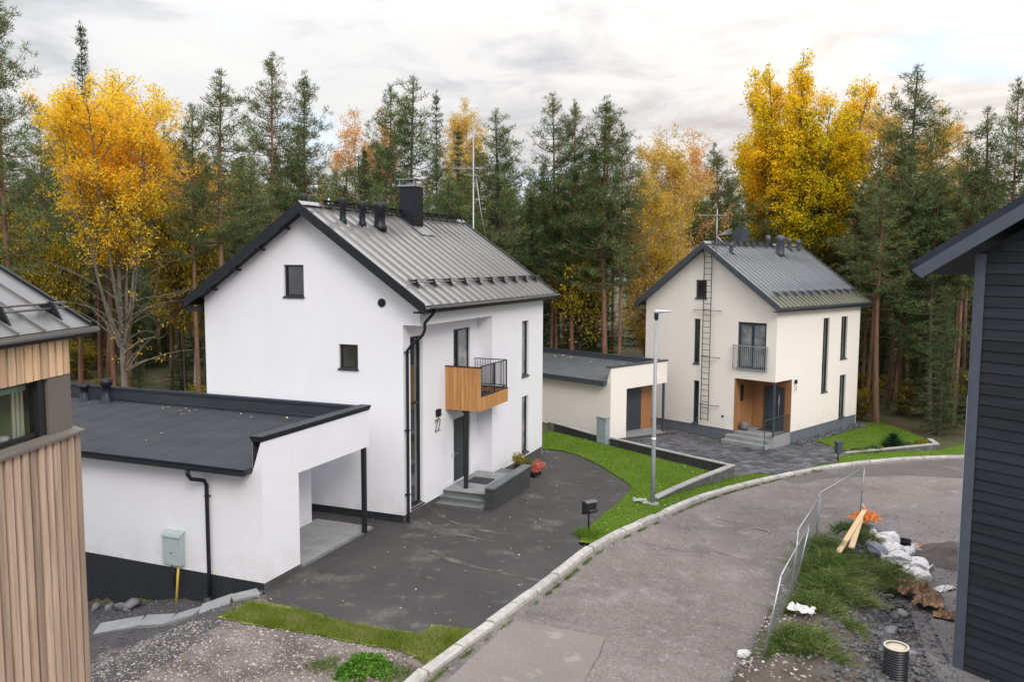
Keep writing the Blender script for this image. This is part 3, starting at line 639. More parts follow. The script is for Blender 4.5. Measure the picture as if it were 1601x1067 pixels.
# ------------------------------------------------------------------ white house (number 22)
def white_house():
    W, L_, vr, o, e = 8.097, 10.866, 3.926, .4876, .41
    ze, zr, zs, r, Lr, zf = 6.77, 9.80, 6.137, .586, 5.47, .27
    zbk = 6.74
    h = empty('white_house', 'white rendered two storey house number 22 with grey standing seam roof and timber balcony', 'house', (OA[0], OA[1], 0), math.pi / 2 - YA)
    sl = (zr - ze) / (vr + e); sb = (zr - zbk) / (W + e - vr)
    top = lambda v: (zr - .16 - (vr - v) * sl) if v < vr else (zr - .16 - (v - vr) * sb)
    g = facade('gable_wall', WHITE, h, 'u', 0, r, W, zf, top, [(4.12, 4.88, 6.93, 7.93), (2.17, 2.86, 4.72, 5.48)], .12, (vr,))
    # part of the gable above the recess
    up = MB(); up.add([(0, 0, zs), (0, r, zs), (0, r, top(r)), (0, 0, top(0))], [(0, 1, 2, 3)])
    up.add([(0, 0, zs), (Lr, 0, zs), (Lr, 0, top(0)), (0, 0, top(0))], [(0, 1, 2, 3)])
    up.add([(0, 0, zs), (0, r, zs), (Lr, r, zs), (Lr, 0, zs)], [(0, 1, 2, 3)])
    up.build('overhanging_wall', WHITE, h)
    facade('recessed_wall', WHITE, h, 'v', r, 0, Lr, zf, lambda a: zs, [(.44, 1.25, .37, 5.75, .14), (3.49, 4.83, .42, 2.66, .10), (3.49, 4.83, 3.55, 5.76, .10)], .12)
    j = MB(); j.add([(Lr, 0, .0), (Lr, r, .0), (Lr, r, zs), (Lr, 0, zs)], [(0, 1, 2, 3)]); j.build('recess_side_wall', WHITE, h)
    facade('front_wall', WHITE, h, 'v', 0, Lr, L_, zf, lambda a: top(0), [(8.44, 9.2, 3.55, 5.75), (8.46, 9.2, .42, 2.73)], .12)
    b = MB(); b.add([(L_, 0, -.6), (L_, W, -.6), (L_, W, top(W)), (L_, vr, top(vr)), (L_, 0, top(0))], [(0, 1, 2, 3, 4)])
    b.add([(0, W, -.9), (L_, W, -.9), (L_, W, top(W)), (0, W, top(W))], [(0, 1, 2, 3)]); b.build('rear_wall', WHITE, h)
    f = MB(); f.box(.03, Lr + .03, r + .03, W - .03, -.9, zf - .002); f.box(Lr + .03, L_ - .03, .03, W - .02, -.9, zf - .001); f.build('foundation', FOUND_A, h)
    f = MB(); f.box(.02, 3.0, r + .005, r + .05, -.3, zf); f.box(Lr + .1, L_ - .02, .005, .05, -.5, zf); f.build('plinth', FOUND_C, h)
    # windows
    window(h, 'u', 0, 4.12, 4.88, 6.93, 7.93, .12); window(h, 'u', 0, 2.17, 2.86, 4.72, 5.48, .12)
    window(h, 'v', r, .44, 1.25, .37, 5.75, .14, fw=.07, hbars=(3.62,), glass=GLASS)
    window(h, 'v', 0, 8.44, 9.2, 3.55, 5.75, .12, glass=GLASS_L); window(h, 'v', 0, 8.46, 9.2, .42, 2.73, .12, glass=GLASS_L)
    # balcony door
    bd = MB(); P = (3.49, 4.83)
    bd.box(P[0], P[0] + .07, r + .06, r + .13, 3.55, 5.76); bd.box(P[1] - .07, P[1], r + .06, r + .13, 3.55, 5.76); bd.box(P[0] + .07, P[1] - .07, r + .06, r + .13, 5.69, 5.76)
    bd.box(P[0] + .07, P[1] - .07, r + .06, r + .13, 3.55, 3.62); bd.box(3.86, 3.96, r + .05, r + .13, 3.62, 5.69)
    bdo = bd.build('balcony_door', FRAME_A, h)
    q = MB(); q.box(3.96, P[1] - .05, r + .09, r + .11, 3.6, 5.7); q.build('pane', GLASS_L, bdo)
    q = MB(); q.box(P[0] + .05, 3.86, r + .09, r + .11, 3.6, 5.7); q.build('pane', GLASS, bdo)
    # entrance door: leaf with a slim glass strip, side panel
    d = MB(); d.box(P[0], P[0] + .06, r + .05, r + .13, .42, 2.66); d.box(P[1] - .06, P[1], r + .05, r + .13, .42, 2.66); d.box(P[0] + .06, P[1] - .06, r + .05, r + .13, 2.6, 2.66)
    d.box(P[0] + .06, 4.42, r + .07, r + .12, .44, 2.6); d.box(4.42, 4.48, r + .055, r + .13, .44, 2.6)
    for k in range(1, 6): d.box(P[0] + .08, 4.40, r + .062, r + .07, .44 + k * .36, .455 + k * .36)
    do = d.build('front_door', DOOR_A, h)
    q = MB(); q.box(4.48, P[1] - .06, r + .085, r + .105, .5, 2.6); q.build('side_pane', GLASS, do)
    q = MB(); q.tube([(3.68, r + .07, 1.42), (3.68, r + .0, 1.42), (3.82, r + .0, 1.42)], .013, 8); q.box(3.655, 3.705, r + .055, r + .07, 1.3, 1.52); q.build('handle', STEEL, do)
    # roof
    roof = seam_roof(h, -o, L_ + o, -e, vr, W + e, ze, zr, zbk, 21, ROOF_A, METAL_D)
    snow_guard(roof, .05, L_ + .55, -e, ze, sl, .78, 1.15, METAL_D, ROOF_T)
    rr = MB(); rr.box(.75, 10.9, vr - .20, vr + .06, zr + .17, zr + .195)
    rr.build('ridge_walkway', METAL_D, roof)
    brm = None
    for k in range(15):
        if brm is None:
            b_ = MB(); b_.prism([(-.012, -.32, -.32 * sl + .05), (-.012, -.20, .17), (-.012, .06, .17), (-.012, .06, .13), (-.012, -.14, .13)], (.024, 0, 0)); brm = b_.mesh('walkway_bracket', METAL_D)
        link('walkway_bracket', brm, roof, (.95 + k * .70, vr, zr))
    for k in range(5):                       # purlin ends under the left verge
        v = W + e - .95 - k * .98; z = zbk + (W + e - v) * sb - .25
        q = MB(); q.box(-o + .03, .02, v - .035, v + .035, z - .05, z + .02); q.build('purlin_end', METAL_D, roof)
    s = MB(); s.box(-o, .0, W + .05, W + e - .02, zbk - .36, zbk - .22); s.box(0, L_ + .2, W + .03, W + e - .02, zbk - .36, zbk - .22); s.build('rear_soffit', METAL_D, roof)
    s = MB(); s.box(-o + .05, L_ + o - .05, -e + .03, -.003, ze - .24, ze - .19); s.build('front_soffit', METAL_D, roof)
    gutter(h, -o + .02, L_ + o + .06, -e - .075, ze - .02, ROOF_T)
    # chimney
    ch = MB(); ch.box(5.65, 6.33, 3.22, 3.86, 9.1, 10.84); cho = ch.build('chimney', METAL_D, h)
    fl = MB(); fl.prism([(5.45, 2.78, ze + (2.78 + e) * sl + .035), (6.6, 2.78, ze + (2.78 + e) * sl + .035), (6.6, 3.22, ze + (3.22 + e) * sl + .035), (5.45, 3.22, ze + (3.22 + e) * sl + .035)], (0, 0, .02)); fl.build('flashing', ROOF_T, cho)
    cc = MB(); cc.box(5.60, 6.38, 3.17, 3.91, 10.842, 10.90)
    for a in (5.66, 6.32):
        for b_ in (3.24, 3.84): cc.box(a - .02, a + .02, b_ - .02, b_ + .02, 10.9, 11.09)
    cc.box(5.58, 6.40, 3.15, 3.93, 11.09, 11.12); cc.lathe([(.2, 0), (.2, .12), (.15, .14)], 12, (5.99, 3.54, 10.9)); cc.build('chimney_cap', STEEL, cho)
    # vents
    for u, v, rr_, hh in ((.79, 3.16, .10, .86), (1.84, 3.10, .105, .86), (2.79, 3.01, .19, .95), (.95, 4.75, .10, 1.05)):
        z = ze + (min(v, vr) + e) * sl - (max(0, v - vr) * (sl + sb) if v > vr else 0) - .05 if v <= vr else zr - (v - vr) * sb - .05
        q = MB(); q.lathe([(rr_ * 1.3, 0), (rr_ * 1.25, .12), (rr_, .2), (rr_, hh * .62), (rr_ * 1.28, hh * .66), (rr_ * 1.34, hh * .9), (rr_ * 1.1, hh * .99), (rr_ * .4, hh)], 16, (u, v, z)); q.build('roof_vent', METAL_D, h)
    q = MB(); q.tube([(1.9, vr + .5, zr - .4), (1.9, vr + .5, zr + .35)], .035, 8); q.build('vent_pipe', LAMPG, h)
    # downpipe
    q = MB(); q.tube([(.13, -e - .075, ze - .08), (.13, -e - .02, ze - .2), (.13, -.09, ze - .55), (.13, -.09, zs - .12), (.10, -.03, zs - .28), (.10, r - .22, zs - .62), (.10, r - .09, zs - .78), (.10, r - .09, zs - 1.1), (.10, r - .09, .12), (.10, r - .12, .02), (.10, r - .3, -.06)], .048, 10)
    for z in (5.3, 2.9, .9): q.box(.04, .16, r - .15, r - .001, z, z + .03); q.box(-.01, .04, r - .11, r - .08, z, z + .02)
    q.build('downpipe', METAL_D, h)
    # round vent, wall lamps
    q = MB(); n = 20; c = (1.30, 6.80)
    vs = [(-.03, c[0] + .13 * math.cos(2 * math.pi * k / n), c[1] + .13 * math.sin(2 * math.pi * k / n)) for k in range(n)]
    q.prism(vs, (.05, 0, 0)); vs = [(-.045, c[0] + .07 * math.cos(2 * math.pi * k / n), c[1] + .07 * math.sin(2 * math.pi * k / n)) for k in range(n)]; q.prism(vs, (.03, 0, 0)); q.build('round_vent', METAL_D, h)
    q = MB(); q.box(2.16, 2.36, r - .10, r - .001, 2.99, 3.22); q.box(2.13, 2.17, r - .08, r, 3.0, 3.2); q.box(2.35, 2.39, r - .08, r, 3.0, 3.2); q.build('wall_lamp', METAL_D, h)
    q = MB(); q.box(5.62, 5.74, -.09, -.001, 3.25, 3.45); q.build('wall_lamp', METAL_D, h)
    q = MB(); q.box(3.25, 3.31, r - .03, r, 1.4, 1.5); q.build('doorbell', LAMPG, h)
    # house number 22 in raised black figures
    def two(x):
        q = MB(); pts = []
        for k in range(11):
            a = math.pi * (1.05 - 1.25 * k / 10); pts.append((x + .075 * math.cos(a), r - .02, 2.80 + .075 * math.sin(a) * 1.15))
        pts += [(x + .03, r - .02, 2.68), (x - .07, r - .02, 2.50)]
        q.tube(pts, .013, 6); q.tube([(x - .075, r - .02, 2.50), (x + .085, r - .02, 2.50)], .013, 6); q.build('house_number', METAL_D, h)
    two(2.14); two(2.35)
    # balcony
    u0, u1, vo, zb_, zt, zl = 2.85, 5.24, -.71, 3.12, 4.57, 3.60
    fl = MB(); fl.box(u0 + .05, u1 - .05, vo + .05, r - .002, zb_ + .05, zb_ + .30)
    bal = fl.build('balcony', FOUND_A, h)
    n = 9; w_ = (r - vo) / n
    for k in range(n):
        q = MB(); q.box(u0, u0 + .03, vo + k * w_ + .004, vo + (k + 1) * w_ - .004, zb_, zt); q.build('board', OAK, bal)
    n = 17; w_ = (u1 - u0 - .03) / n
    for k in range(n):
        q = MB(); q.box(u0 + .032 + k * w_ + .003, u0 + .032 + (k + 1) * w_ - .003, vo, vo + .03, zb_, zl); q.build('board', OAK, bal)
    for k in range(8):
        w2 = (r - vo - .05) / 8
        q = MB(); q.box(u1 - .03, u1, vo + .032 + k * w2 + .003, vo + .032 + (k + 1) * w2 - .003, zb_, zl); q.build('board', OAK, bal)
    q = MB(); q.box(u0 - .02, u0 + .07, vo - .02, r - .001, zt, zt + .03); q.build('parapet_cap', METAL_D, bal)
    q = MB(); q.box(u0 + .04, u1 - .005, vo - .012, vo + .05, zl + .002, zl + .03); q.box(u1 - .05, u1 + .012, vo + .052, r, zl + .002, zl + .03); q.build('ledge', METAL_D, bal)
    q = MB(); a0 = u0 + .1
    q.box(a0, u1 - .02, vo + .03, vo + .06, zt + .02, zt + .05); q.box(a0, u1 - .02, vo + .03, vo + .06, zl + .08, zl + .11)
    k = a0
    while k < u1 - .05: q.box(k - .007, k + .007, vo + .038, vo + .052, zl + .11, zt + .02); k += .10
    for x in (a0, (a0 + u1) / 2, u1 - .05): q.box(x - .02, x + .02, vo + .025, vo + .065, zl + .03, zt + .02)
    q.box(u1 - .05, u1 - .02, vo + .065, r - .02, zt + .02, zt + .05); q.box(u1 - .05, u1 - .02, vo + .065, r - .02, zl + .08, zl + .11)
    k = vo + .16
    while k < r: q.box(u1 - .042, u1 - .028, k - .007, k + .007, zl + .11, zt + .02); k += .10
    q.build('railing', METAL_D, bal)
    q = MB(); q.box(2.98, 3.10, -.15, -.03, .43, zb_ + .06); q.box(2.94, 3.14, -.19, .01, zb_ - .1, zb_ + .0); q.build('post', FRAME_A, bal)
    return h
HOUSE22 = white_house()

def entrance_a():
    rz = math.pi / 2 - YA; r = .586
    t = empty('entrance_steps', 'dark concrete entrance steps beside the door of house 22', 'steps', (OA[0], OA[1], 0), rz)
    p = MB(); p.box(2.68, 5.4, -1.08, r - .004, -.3, .40); p.box(5.4, 6.2, -1.08, -.06, -.3, .40); p.build('platform', CONCD, t)
    for k in range(2):                      # paving slabs on the landing
        for j in range(5):
            q = MB(); q.box(2.62 + j * .56, 3.17 + j * .56, -1.08 + k * .82, -.27 + k * .82, .402, .432); q.build('slab', CONCR, t)
    for i, (a, z) in enumerate(((2.36, .27), (2.04, .13))):
        q = MB(); q.box(a, 2.70, -1.07, r - .004 - .0, -.3, z - .035); q.box(a - .03, 2.68 if i == 0 else 2.4, -1.09, r - .006, z - .033, z); q.build('step', CONCD, t)
    wl_ = empty('low_entrance_wall', 'dark grey boxy low wall with stone coping along the entrance landing', 'low wall', (OA[0], OA[1], 0), rz)
    q = MB(); q.box(2.32, 5.72, -1.40, -1.10, -.4, .70); q.build('wall_body', mat('anthracite_slab', (.050, .052, .054), (.038, .04, .042), rough=.7, scale=2, fine=.05), wl_)
    q = MB(); q.box(2.28, 5.76, -1.43, -1.10, .702, .75); q.build('coping', CONCD, wl_)
    m = MB(); m.box(3.75, 4.5, -.55, .25, .434, .452); o = m.build('doormat', MATD); o.location = (OA[0], OA[1], 0); o.rotation_euler = (0, 0, rz); tag(o, 'dark rectangular doormat lying in front of the door of house 22', 'doormat')
    return t
entrance_a()

# ------------------------------------------------------------------ carport of the white house
def white_carport():
    u0, u1, vg, zp = -5.93, -1.06, 1.152, 3.76
    v1 = 14.2
    h = empty('white_carport', 'white rendered flat roofed carport and store next to house 22', 'carport', (OA[0], OA[1], 0), math.pi / 2 - YA)
    front_top = lambda a: zp
    facade('front_wall', WHITE, h, 'v', vg, u0, -4.49, .19, front_top, [])
    b = MB(); b.box(-4.49, u1, vg, vg + .35, 2.61, zp); b.build('front_beam', WHITE, h)
    q = MB(); q.box(-4.52, -4.49, vg + .002, vg + .35, .19, 2.61); q.build('pier_side_wall', WHITE, h)
    zg = 2.96
    facade('side_wall', WHITE, h, 'u', u0, vg, v1, .19, lambda a: zp if a < 1.42 else zg, [], peaks=(1.42, 1.425))
    q = MB(); q.add([(u0, 1.42, zg), (u0 + .3, 1.42, zg), (u0 + .3, 1.42, zp), (u0, 1.42, zp)], [(0, 1, 2, 3)]); q.build('parapet_return', WHITE, h)
    q = MB(); q.box(-4.48, u1, 3.22, 3.34, -.2, 3.0); q.box(u1 - .12, u1, 3.341, 7.13, -.2, 2.6); q.box(u1 - .12, u1, vg + .36, v1, 2.6, 3.55); q.box(u1 - .12, u1, 7.13, v1, -.2, 2.6); q.box(u0 + .05, u1 - .12, v1 - .1, v1, -1.4, 3.0); q.box(-4.49, -4.3, vg + .351, 3.219, -.2, 2.61); q.build('inner_walls', WHITE, h)
    q = MB(); q.box(u0 + .01, -4.55, vg + .02, v1 - .02, -1.6, .188); q.build('foundation', FOUND_A, h)
    q = MB(); q.box(u0 + .005, -4.49, vg + .004, vg + .019, -.3, .188); q.build('plinth', FOUND_C, h)
    # felt roof, sloping towards the gutter
    q = MB()
    zA, zB = 3.38, 3.04
    q.add([(u0 - .32, 1.44, zB), (u1 - .12, 1.44, zA), (u1 - .12, v1, zA), (u0 - .32, v1, zB), (u0 - .32, 1.44, zB - .13), (u1 - .12, 1.44, zA - .35), (u1 - .12, v1, zA - .35), (u0 - .32, v1, zB - .13)],
          [(0, 1, 2, 3), (7, 6, 5, 4), (0, 4, 5, 1), (1, 5, 6, 2), (2, 6, 7, 3), (3, 7, 4, 0)])
    roof = q.build('roof', FELT, h)
    q = MB(); q.add([(u0, vg + .26, 3.05), (u1, vg + .26, 3.3), (u1, vg + .26, zp), (u0, vg + .26, zp)], [(0, 1, 2, 3)])
    q.add([(u0 + .3, vg + .27, 3.05), (u1, vg + .27, 3.3), (u1, vg + .265, 3.7), (u0 + .3, vg + .265, 3.7)], [(0, 1, 2, 3)])
    q.add([(u1 - .125, 1.44, zA - .05), (u1 - .125, v1, zA - .05), (u1 - .125, v1, 3.72), (u1 - .125, 1.44, 3.72)], [(0, 1, 2, 3)]); q.build('upstand', FELT, roof)
    q = MB(); q.box(u1 - .15, u1 + .06, 1.50, v1, 3.72, 3.80); q.build('rear_parapet_cap', BLACKR, roof)
    q = MB(); q.box(u0 - .05, u1 + .05, vg - .045, vg + .30, zp + .002, zp + .075); q.box(u0 - .03, u1 + .03, vg - .02, vg + .28, zp - .06, zp); q.build('front_parapet_cap', METAL_D, roof)
    q = MB(); q.tube([(u1 - .32, 1.5, 3.44), (u1 - .32, v1, 3.44)], .03, 6); q.build('edge_roll', METAL_D, roof)
    q = MB(); q.box(u0 - .36, u0 - .31, 1.38, v1, zB - .12, zB + .03); q.build('eaves_board', METAL_D, roof)
    # seams of the felt sheets
    q = MB(); k = 2.4
    while k < v1 - .3:
        q.add([(u0 - .3, k, zB + .004), (u1 - .14, k, zA + .004), (u1 - .14, k + .03, zA + .010), (u0 - .3, k + .03, zB + .010)], [(0, 1, 2, 3)]); k += .98
    q.build('felt_seams', FELT, roof)
    g = MB(); r = .065; pr = [(-r, 0), (-r, -r * .8), (-r * .4, -r * 1.25), (r * .4, -r * 1.25), (r, -r * .8), (r, 0), (r * .8, 0), (r * .7, -r * .7), (0, -r), (-r * .7, -r * .7), (-r * .8, 0)]
    n = len(pr); X = u0 - .43; vs = [(X + a, 1.33, zB - .03 + b) for a, b in pr] + [(X + a, v1, zB - .03 + b) for a, b in pr]
    g.add(vs, [(i, (i + 1) % n, n + (i + 1) % n, n + i) for i in range(n)] + [tuple(range(n))[::-1], tuple(range(n, 2 * n))]); g.build('gutter', METAL_D, h)
    q = MB(); y = 2.79
    q.tube([(X, y + .25, zB - .1), (X, y + .25, zB - .22), (X + .05, y + .2, zB - .34), (u0 - .12, y + .03, zB - .42), (u0 - .07, y, zB - .55), (u0 - .07, y, .1), (u0 - .07, y, -.45)], .05, 10)
    q.box(u0 - .09, u0, y - .07, y + .07, 2.2, 2.23); q.build('downpipe', METAL_D, h)
    q = MB(); q.lathe([(.10, 0), (.17, .03), (.17, .16), (.12, .2), (.09, .3), (.06, .32)], 14, (u0 - .16, y - .02, -.66)); q.build('drain_pot', PLASTK, h)
    q = MB(); q.box(-1.30, -1.18, vg + .02, vg + .14, -.1, 2.61); q.build('post', FRAME_A, h)
    for (uu, vv, hh) in ((-1.6, 11.85, .62), (-1.6, 10.86, .85)):
        rr_ = .15 if hh < .8 else .17
        q = MB(); q.lathe([(.27, 0), (.26, .03), (rr_, .06), (rr_, .25), (rr_ * .8, .27), (rr_ * .8, hh * .72), (rr_ * 1.15, hh * .76), (rr_ * 1.2, hh * .98), (rr_ * .5, hh)], 16, (uu, vv, 3.30)); q.build('roof_vent', METAL_D, h)
    # concrete floor tiles in the carport
    q = MB(); q.box(-4.28, -.75, vg + .05, 3.2, -.2, .035); f = q.build('carport_floor', CONCD, h)
    for i in range(7):
        for j in range(4):
            q = MB(); a, b_ = -4.2 + i * .5, vg + .15 + j * .5; q.box(a, a + .49, b_, b_ + .49, .036, .055); q.build('floor_slab', CONCR, f)
    # meter cabinet on the wall
    m = empty('meter_cabinet', 'pale grey electricity meter cabinet with yellow conduit on the white carport wall', 'cabinet', (OA[0], OA[1], 0), math.pi / 2 - YA)
    q = MB(); q.box(u0 - .20, u0 - .002, 3.60, 4.15, .32, 1.14); q.build('cabinet_body', CABG, m, bevel=.015)
    q = MB(); q.box(u0 - .215, u0 - .201, 3.63, 4.12, .36, 1.04); q.build('cabinet_door', CABG, m)
    q = MB(); q.prism([(u0 - .235, 3.585, 1.10), (u0, 3.585, 1.20), (u0, 3.585, 1.16), (u0 - .235, 3.585, 1.06)], (0, .58, 0)); q.build('cabinet_hood', CABG, m)
    q = MB(); q.lathe([(.02, 0), (.02, .012)], 10, (0, 0, 0)); o = q.build('lock', PLASTK, m); o.location = (u0 - .227, 3.86, .66); o.rotation_euler = (0, math.pi / 2, 0)
    q = MB(); q.tube([(u0 - .12, 3.72, .33), (u0 - .13, 3.76, -.1), (u0 - .16, 3.80, -.78)], .032, 8); q.build('conduit', YEL, m)
    q = MB(); q.tube([(u0 - .1, 3.98, .33), (u0 - .12, 3.93, .1), (u0 - .13, 3.86, -.15)], .012, 6); q.tube([(u0 - .1, 3.93, .33), (u0 - .1, 3.88, .0), (u0 - .12, 3.86, -.3)], .012, 6); q.build('cable', PLASTK, m)
    return h
white_carport()

# ------------------------------------------------------------------ cream house
def cream_house():
    W, L_, vr, o, e = 7.83, 9.25, 3.976, .473, .385
    ze, zr, zf = 5.97, 9.10, -.386; zbk = 5.92; d1, d2, zt = 1.68, 2.20, 2.30
    h = empty('cream_house', 'cream rendered two storey house with blue grey seamed roof and corner porch', 'house', (OB[0], OB[1], 0), math.pi / 2 - YB)
    sl = (zr - ze) / (vr + e); sb = (zr - zbk) / (W + e - vr)
    top = lambda v: (zr - .16 - (vr - v) * sl) if v < vr else (zr - .16 - (v - vr) * sb)
    # gable wall, cut away at the porch
    facade('gable_wall', CREAM, h, 'u', 0, d2, W, zf, top, [(4.0, 4.66, 6.26, 7.2), (4.33, 4.70, 2.84, 5.18), (4.31, 4.66, -.30, 1.93)], .12, (vr,))
    facade('gable_wall_above_porch', CREAM, h, 'u', 0, 0, d2, zt, top, [(.55, 2.12, 2.84, 5.15, .10)])
    facade('front_wall', CREAM, h, 'v', 0, d1, L_, zf, lambda a: top(0), [(4.85, 5.55, 1.30, 5.23), (6.95, 7.72, 2.92, 5.23), (7.02, 7.78, -.33, 2.02)], .12)
    q = MB(); q.add([(0, 0, zt), (d1, 0, zt), (d1, 0, top(0)), (0, 0, top(0))], [(0, 1, 2, 3)]); q.build('wall_above_porch', CREAM, h)
    b = MB(); b.add([(L_, 0, -1.3), (L_, W, -1.3), (L_, W, top(W)), (L_, vr, top(vr)), (L_, 0, top(0))], [(0, 1, 2, 3, 4)])
    b.add([(0, W, -1.3), (L_, W, -1.3), (L_, W, top(W)), (0, W, top(W))], [(0, 1, 2, 3)]); b.build('rear_wall', CREAM, h)
    f = MB(); f.box(.03, d1 + .03, d2 + .03, W - .03, -1.4, zf - .002); f.box(d1 + .03, L_ - .03, .03, W - .02, -1.4, zf - .001); f.box(.031, d1 + .03, .03, d2 + .03, -1.4, -.6); f.build('foundation', FOUND_B, h)
    # windows
    window(h, 'u', 0, 4.0, 4.66, 6.26, 7.2, .12, fm=FRAME_B, fw=.09); window(h, 'u', 0, 4.33, 4.70, 2.84, 5.18, .12, fm=FRAME_B); window(h, 'u', 0, 4.31, 4.66, -.30, 1.93, .12, fm=FRAME_B)
    window(h, 'v', 0, 4.85, 5.55, 1.30, 5.23, .12, fm=FRAME_B, hbars=(3.1,)); window(h, 'v', 0, 6.95, 7.72, 2.92, 5.23, .12, fm=FRAME_B); window(h, 'v', 0, 7.02, 7.78, -.33, 2.02, .12, fm=FRAME_B)
    fr = window(h, 'u', 0, .55, 2.12, 2.84, 5.15, .10, fm=FRAME_B, vbars=(1.32,), fw=.11, glass=GLASS_L, name='french_window')
    q = MB(); q.box(-.14, -.11, .42, 2.30, 3.96, 4.0); q.box(-.14, -.11, .42, 2.30, 2.80, 2.84)
    k = .45
    while k < 2.3: q.box(-.132, -.118, k - .009, k + .009, 2.84, 3.96); k += .115
    for k in (.42, 2.28):
        q.box(-.145, -.105, k - .02, k + .02, 2.74, 4.02); q.box(-.105, 0, k - .012, k + .012, 3.80, 3.83); q.box(-.105, 0, k - .012, k + .012, 2.95, 2.98)
    q.build('railing', STEELD, fr)
    # porch: boards, ceiling, door
    pw = MB(); pw.box(-.0, d1, d2 + .002, d2 + .03, -.42, zt); po = pw.build('porch', PORCH, h)
    n = 12; w_ = (d1 - .02) / n
    for k in range(n): q = MB(); q.box(.012 + k * w_ + .003, .012 + (k + 1) * w_ - .003, d2 - .022, d2, -.38, zt - .03); q.build('board', PORCH, po)
    segs = [(0.015, .35), (1.47, d2 - .025)]
    w_ = .135
    for a, b_ in segs:
        n = max(1, round((b_ - a) / w_)); ww = (b_ - a) / n
        for k in range(n): q = MB(); q.box(d1 - .022, d1, a + k * ww + .003, a + (k + 1) * ww - .003, -.38, zt - .03); q.build('board', PORCH, po)
    q = MB(); q.box(d1 + .001, d1 + .04, 0.002, d2, -.42, zt); q.box(0.01, d1, 0.01, d2, zt - .025, zt + .0); q.box(d1 - .022, d1, .352, 1.468, 1.86, zt - .03); q.build('porch_backing', PORCH, po)
    q = MB(); q.box(d1 - .05, d1 - .023, .36, 1.46, -.37, 1.85); do = q.build('front_door', DOOR_B, h)
    q = MB(); q.box(d1 - .068, d1 - .051, .36, .45, -.37, 1.85); q.box(d1 - .068, d1 - .051, 1.37, 1.46, -.37, 1.85); q.box(d1 - .068, d1 - .051, .45, 1.37, 1.77, 1.85); q.build('door_frame', DOOR_B, do)
    q = MB(); q.tube([(d1 - .10, .62, .0), (d1 - .10, .62, 1.5)], .016, 8); q.box(d1 - .1, d1 - .05, .61, .63, .2, .22); q.box(d1 - .1, d1 - .05, .61, .63, 1.3, 1.32); q.build('handle', STEEL, do)
    q = MB(); q.box(.0, .09, .0, .09, -.42, zt); q.build('porch_post', METAL_B, po)
    q = MB(); q.box(.5, .62, d2 - .14, d2 - .022, 1.1, 1.9); q.build('porch_lamp', METAL_D, po)
    # steps
    st = MB(); st.box(.0, d1 + .0, .0, d2 - .0, -1.3, -.40); st.build('landing', CONCR, h)
    for k, z in ((.38, -.57), (.76, -.76)):
        q = MB(); q.box(-k, -.0 - (k - .38), .02, d2 + .25, -1.3, z); q.build('step', CONCR, h)
    q = MB(); q.box(.05, 1.6, .03, .06, .52, .56); q.box(.05, 1.6, .03, .06, -.34, -.31)
    k = .16
    while k < 1.6: q.box(k - .008, k + .008, .038, .052, -.31, .52); k += .11
    q.box(-.80, .05, .03, .06, .50, .54); q.box(-.80, -.77, .03, .06, -1.0, .50); q.build('railing', METAL_B, h)
    # roof
    roof = seam_roof(h, -o, L_ + o, -e, vr, W + e, ze, zr, zbk, 24, ROOF_B, METAL_B, low=ROOF_BM, lowfrac=.17)
    snow_guard(roof, .2, L_ + .4, -e, ze, sl, .75, .86, METAL_B, METAL_B, .10)
    q = MB(); q.box(.3, 6.3, vr - .18, vr - .02, zr + .14, zr + .17)
    for k in range(9): q.prism([(.5 + k * .7, vr - .30, zr - .30 * sl), (.5 + k * .7, vr - .18, zr + .14), (.5 + k * .7, vr - .02, zr + .14), (.5 + k * .7, vr - .02, zr + .02)], (.04, 0, 0))
    q.build('ridge_walkway', METAL_B, roof)
    s = MB(); s.box(-o, .0, W + .05, W + e - .02, zbk - .34, zbk - .2); s.build('rear_soffit', METAL_B, roof)
    s = MB(); s.box(-o + .05, L_ + o - .05, -e + .03, -.003, ze - .24, ze - .19); s.build('front_soffit', METAL_B, roof)
    gutter(h, -o + .02, L_ + o + .06, -e - .07, ze - .02, METAL_B)
    q = MB(); q.box(4.2, 4.90, 4.55, 5.15, 7.8, 9.92); q.box(4.40, 4.70, 4.7, 5.0, 9.92, 10.15); q.build('chimney', METAL_B, h)
    for u, v, rr_, hh in ((.95, 3.22, .10, .62), (5.96, 3.2, .22, 1.15), (7.81, 3.64, .13, .72), (8.91, 3.66, .12, .62), (7.1, 4.6, .14, 1.1)):
        z = (zr - abs(vr - v) * sl) - .05
        q = MB(); q.lathe([(rr_ * 1.25, 0), (rr_, .15), (rr_, hh * .66), (rr_ * 1.2, hh * .7), (rr_ * 1.25, hh * .92), (rr_ * .5, hh)], 14, (u, v, z)); q.build('roof_vent', METAL_B, h)
    # wall ladder
    q = MB(); a0, a1 = 3.62, 4.07; D = -.17
    q.tube([(D, a0, -.1), (D, a0, 8.2), (D - .2, a0, 8.75), (D + .5, a0, 9.1)], .023, 6); q.tube([(D, a1, -.1), (D, a1, 8.4), (D - .2, a1, 8.9), (D + .5, a1, 9.3)], .023, 6)
    k = .0
    while k < 8.4: q.tube([(D, a0, k), (D, a1, k)], .015, 6); k += .30
    for z in (5.65, 3.25, .75):
        q.box(D - .02, D + .02, 3.1, a1 + (.6 if z > 5 else .1), z - .012, z + .012); q.box(D, 0, 3.1, 3.13, z - .012, z + .012); q.box(D, 0, a1, a1 + .03, z - .012, z + .012)
        if z > 5: q.box(D, 0, a1 + .57, a1 + .6, z - .012, z + .012)
    q.build('wall_ladder', METAL_D, h)
    # television aerials
    q = MB(); u, v = -.56, 3.14
    antenna(q, (u, v, 8.2), 10.75, [(10.45, (-.6, .8, 0), 1.5, 9, .75, False), (10.45, (.5, .5, 0), .5, 3, 1.1, False)])
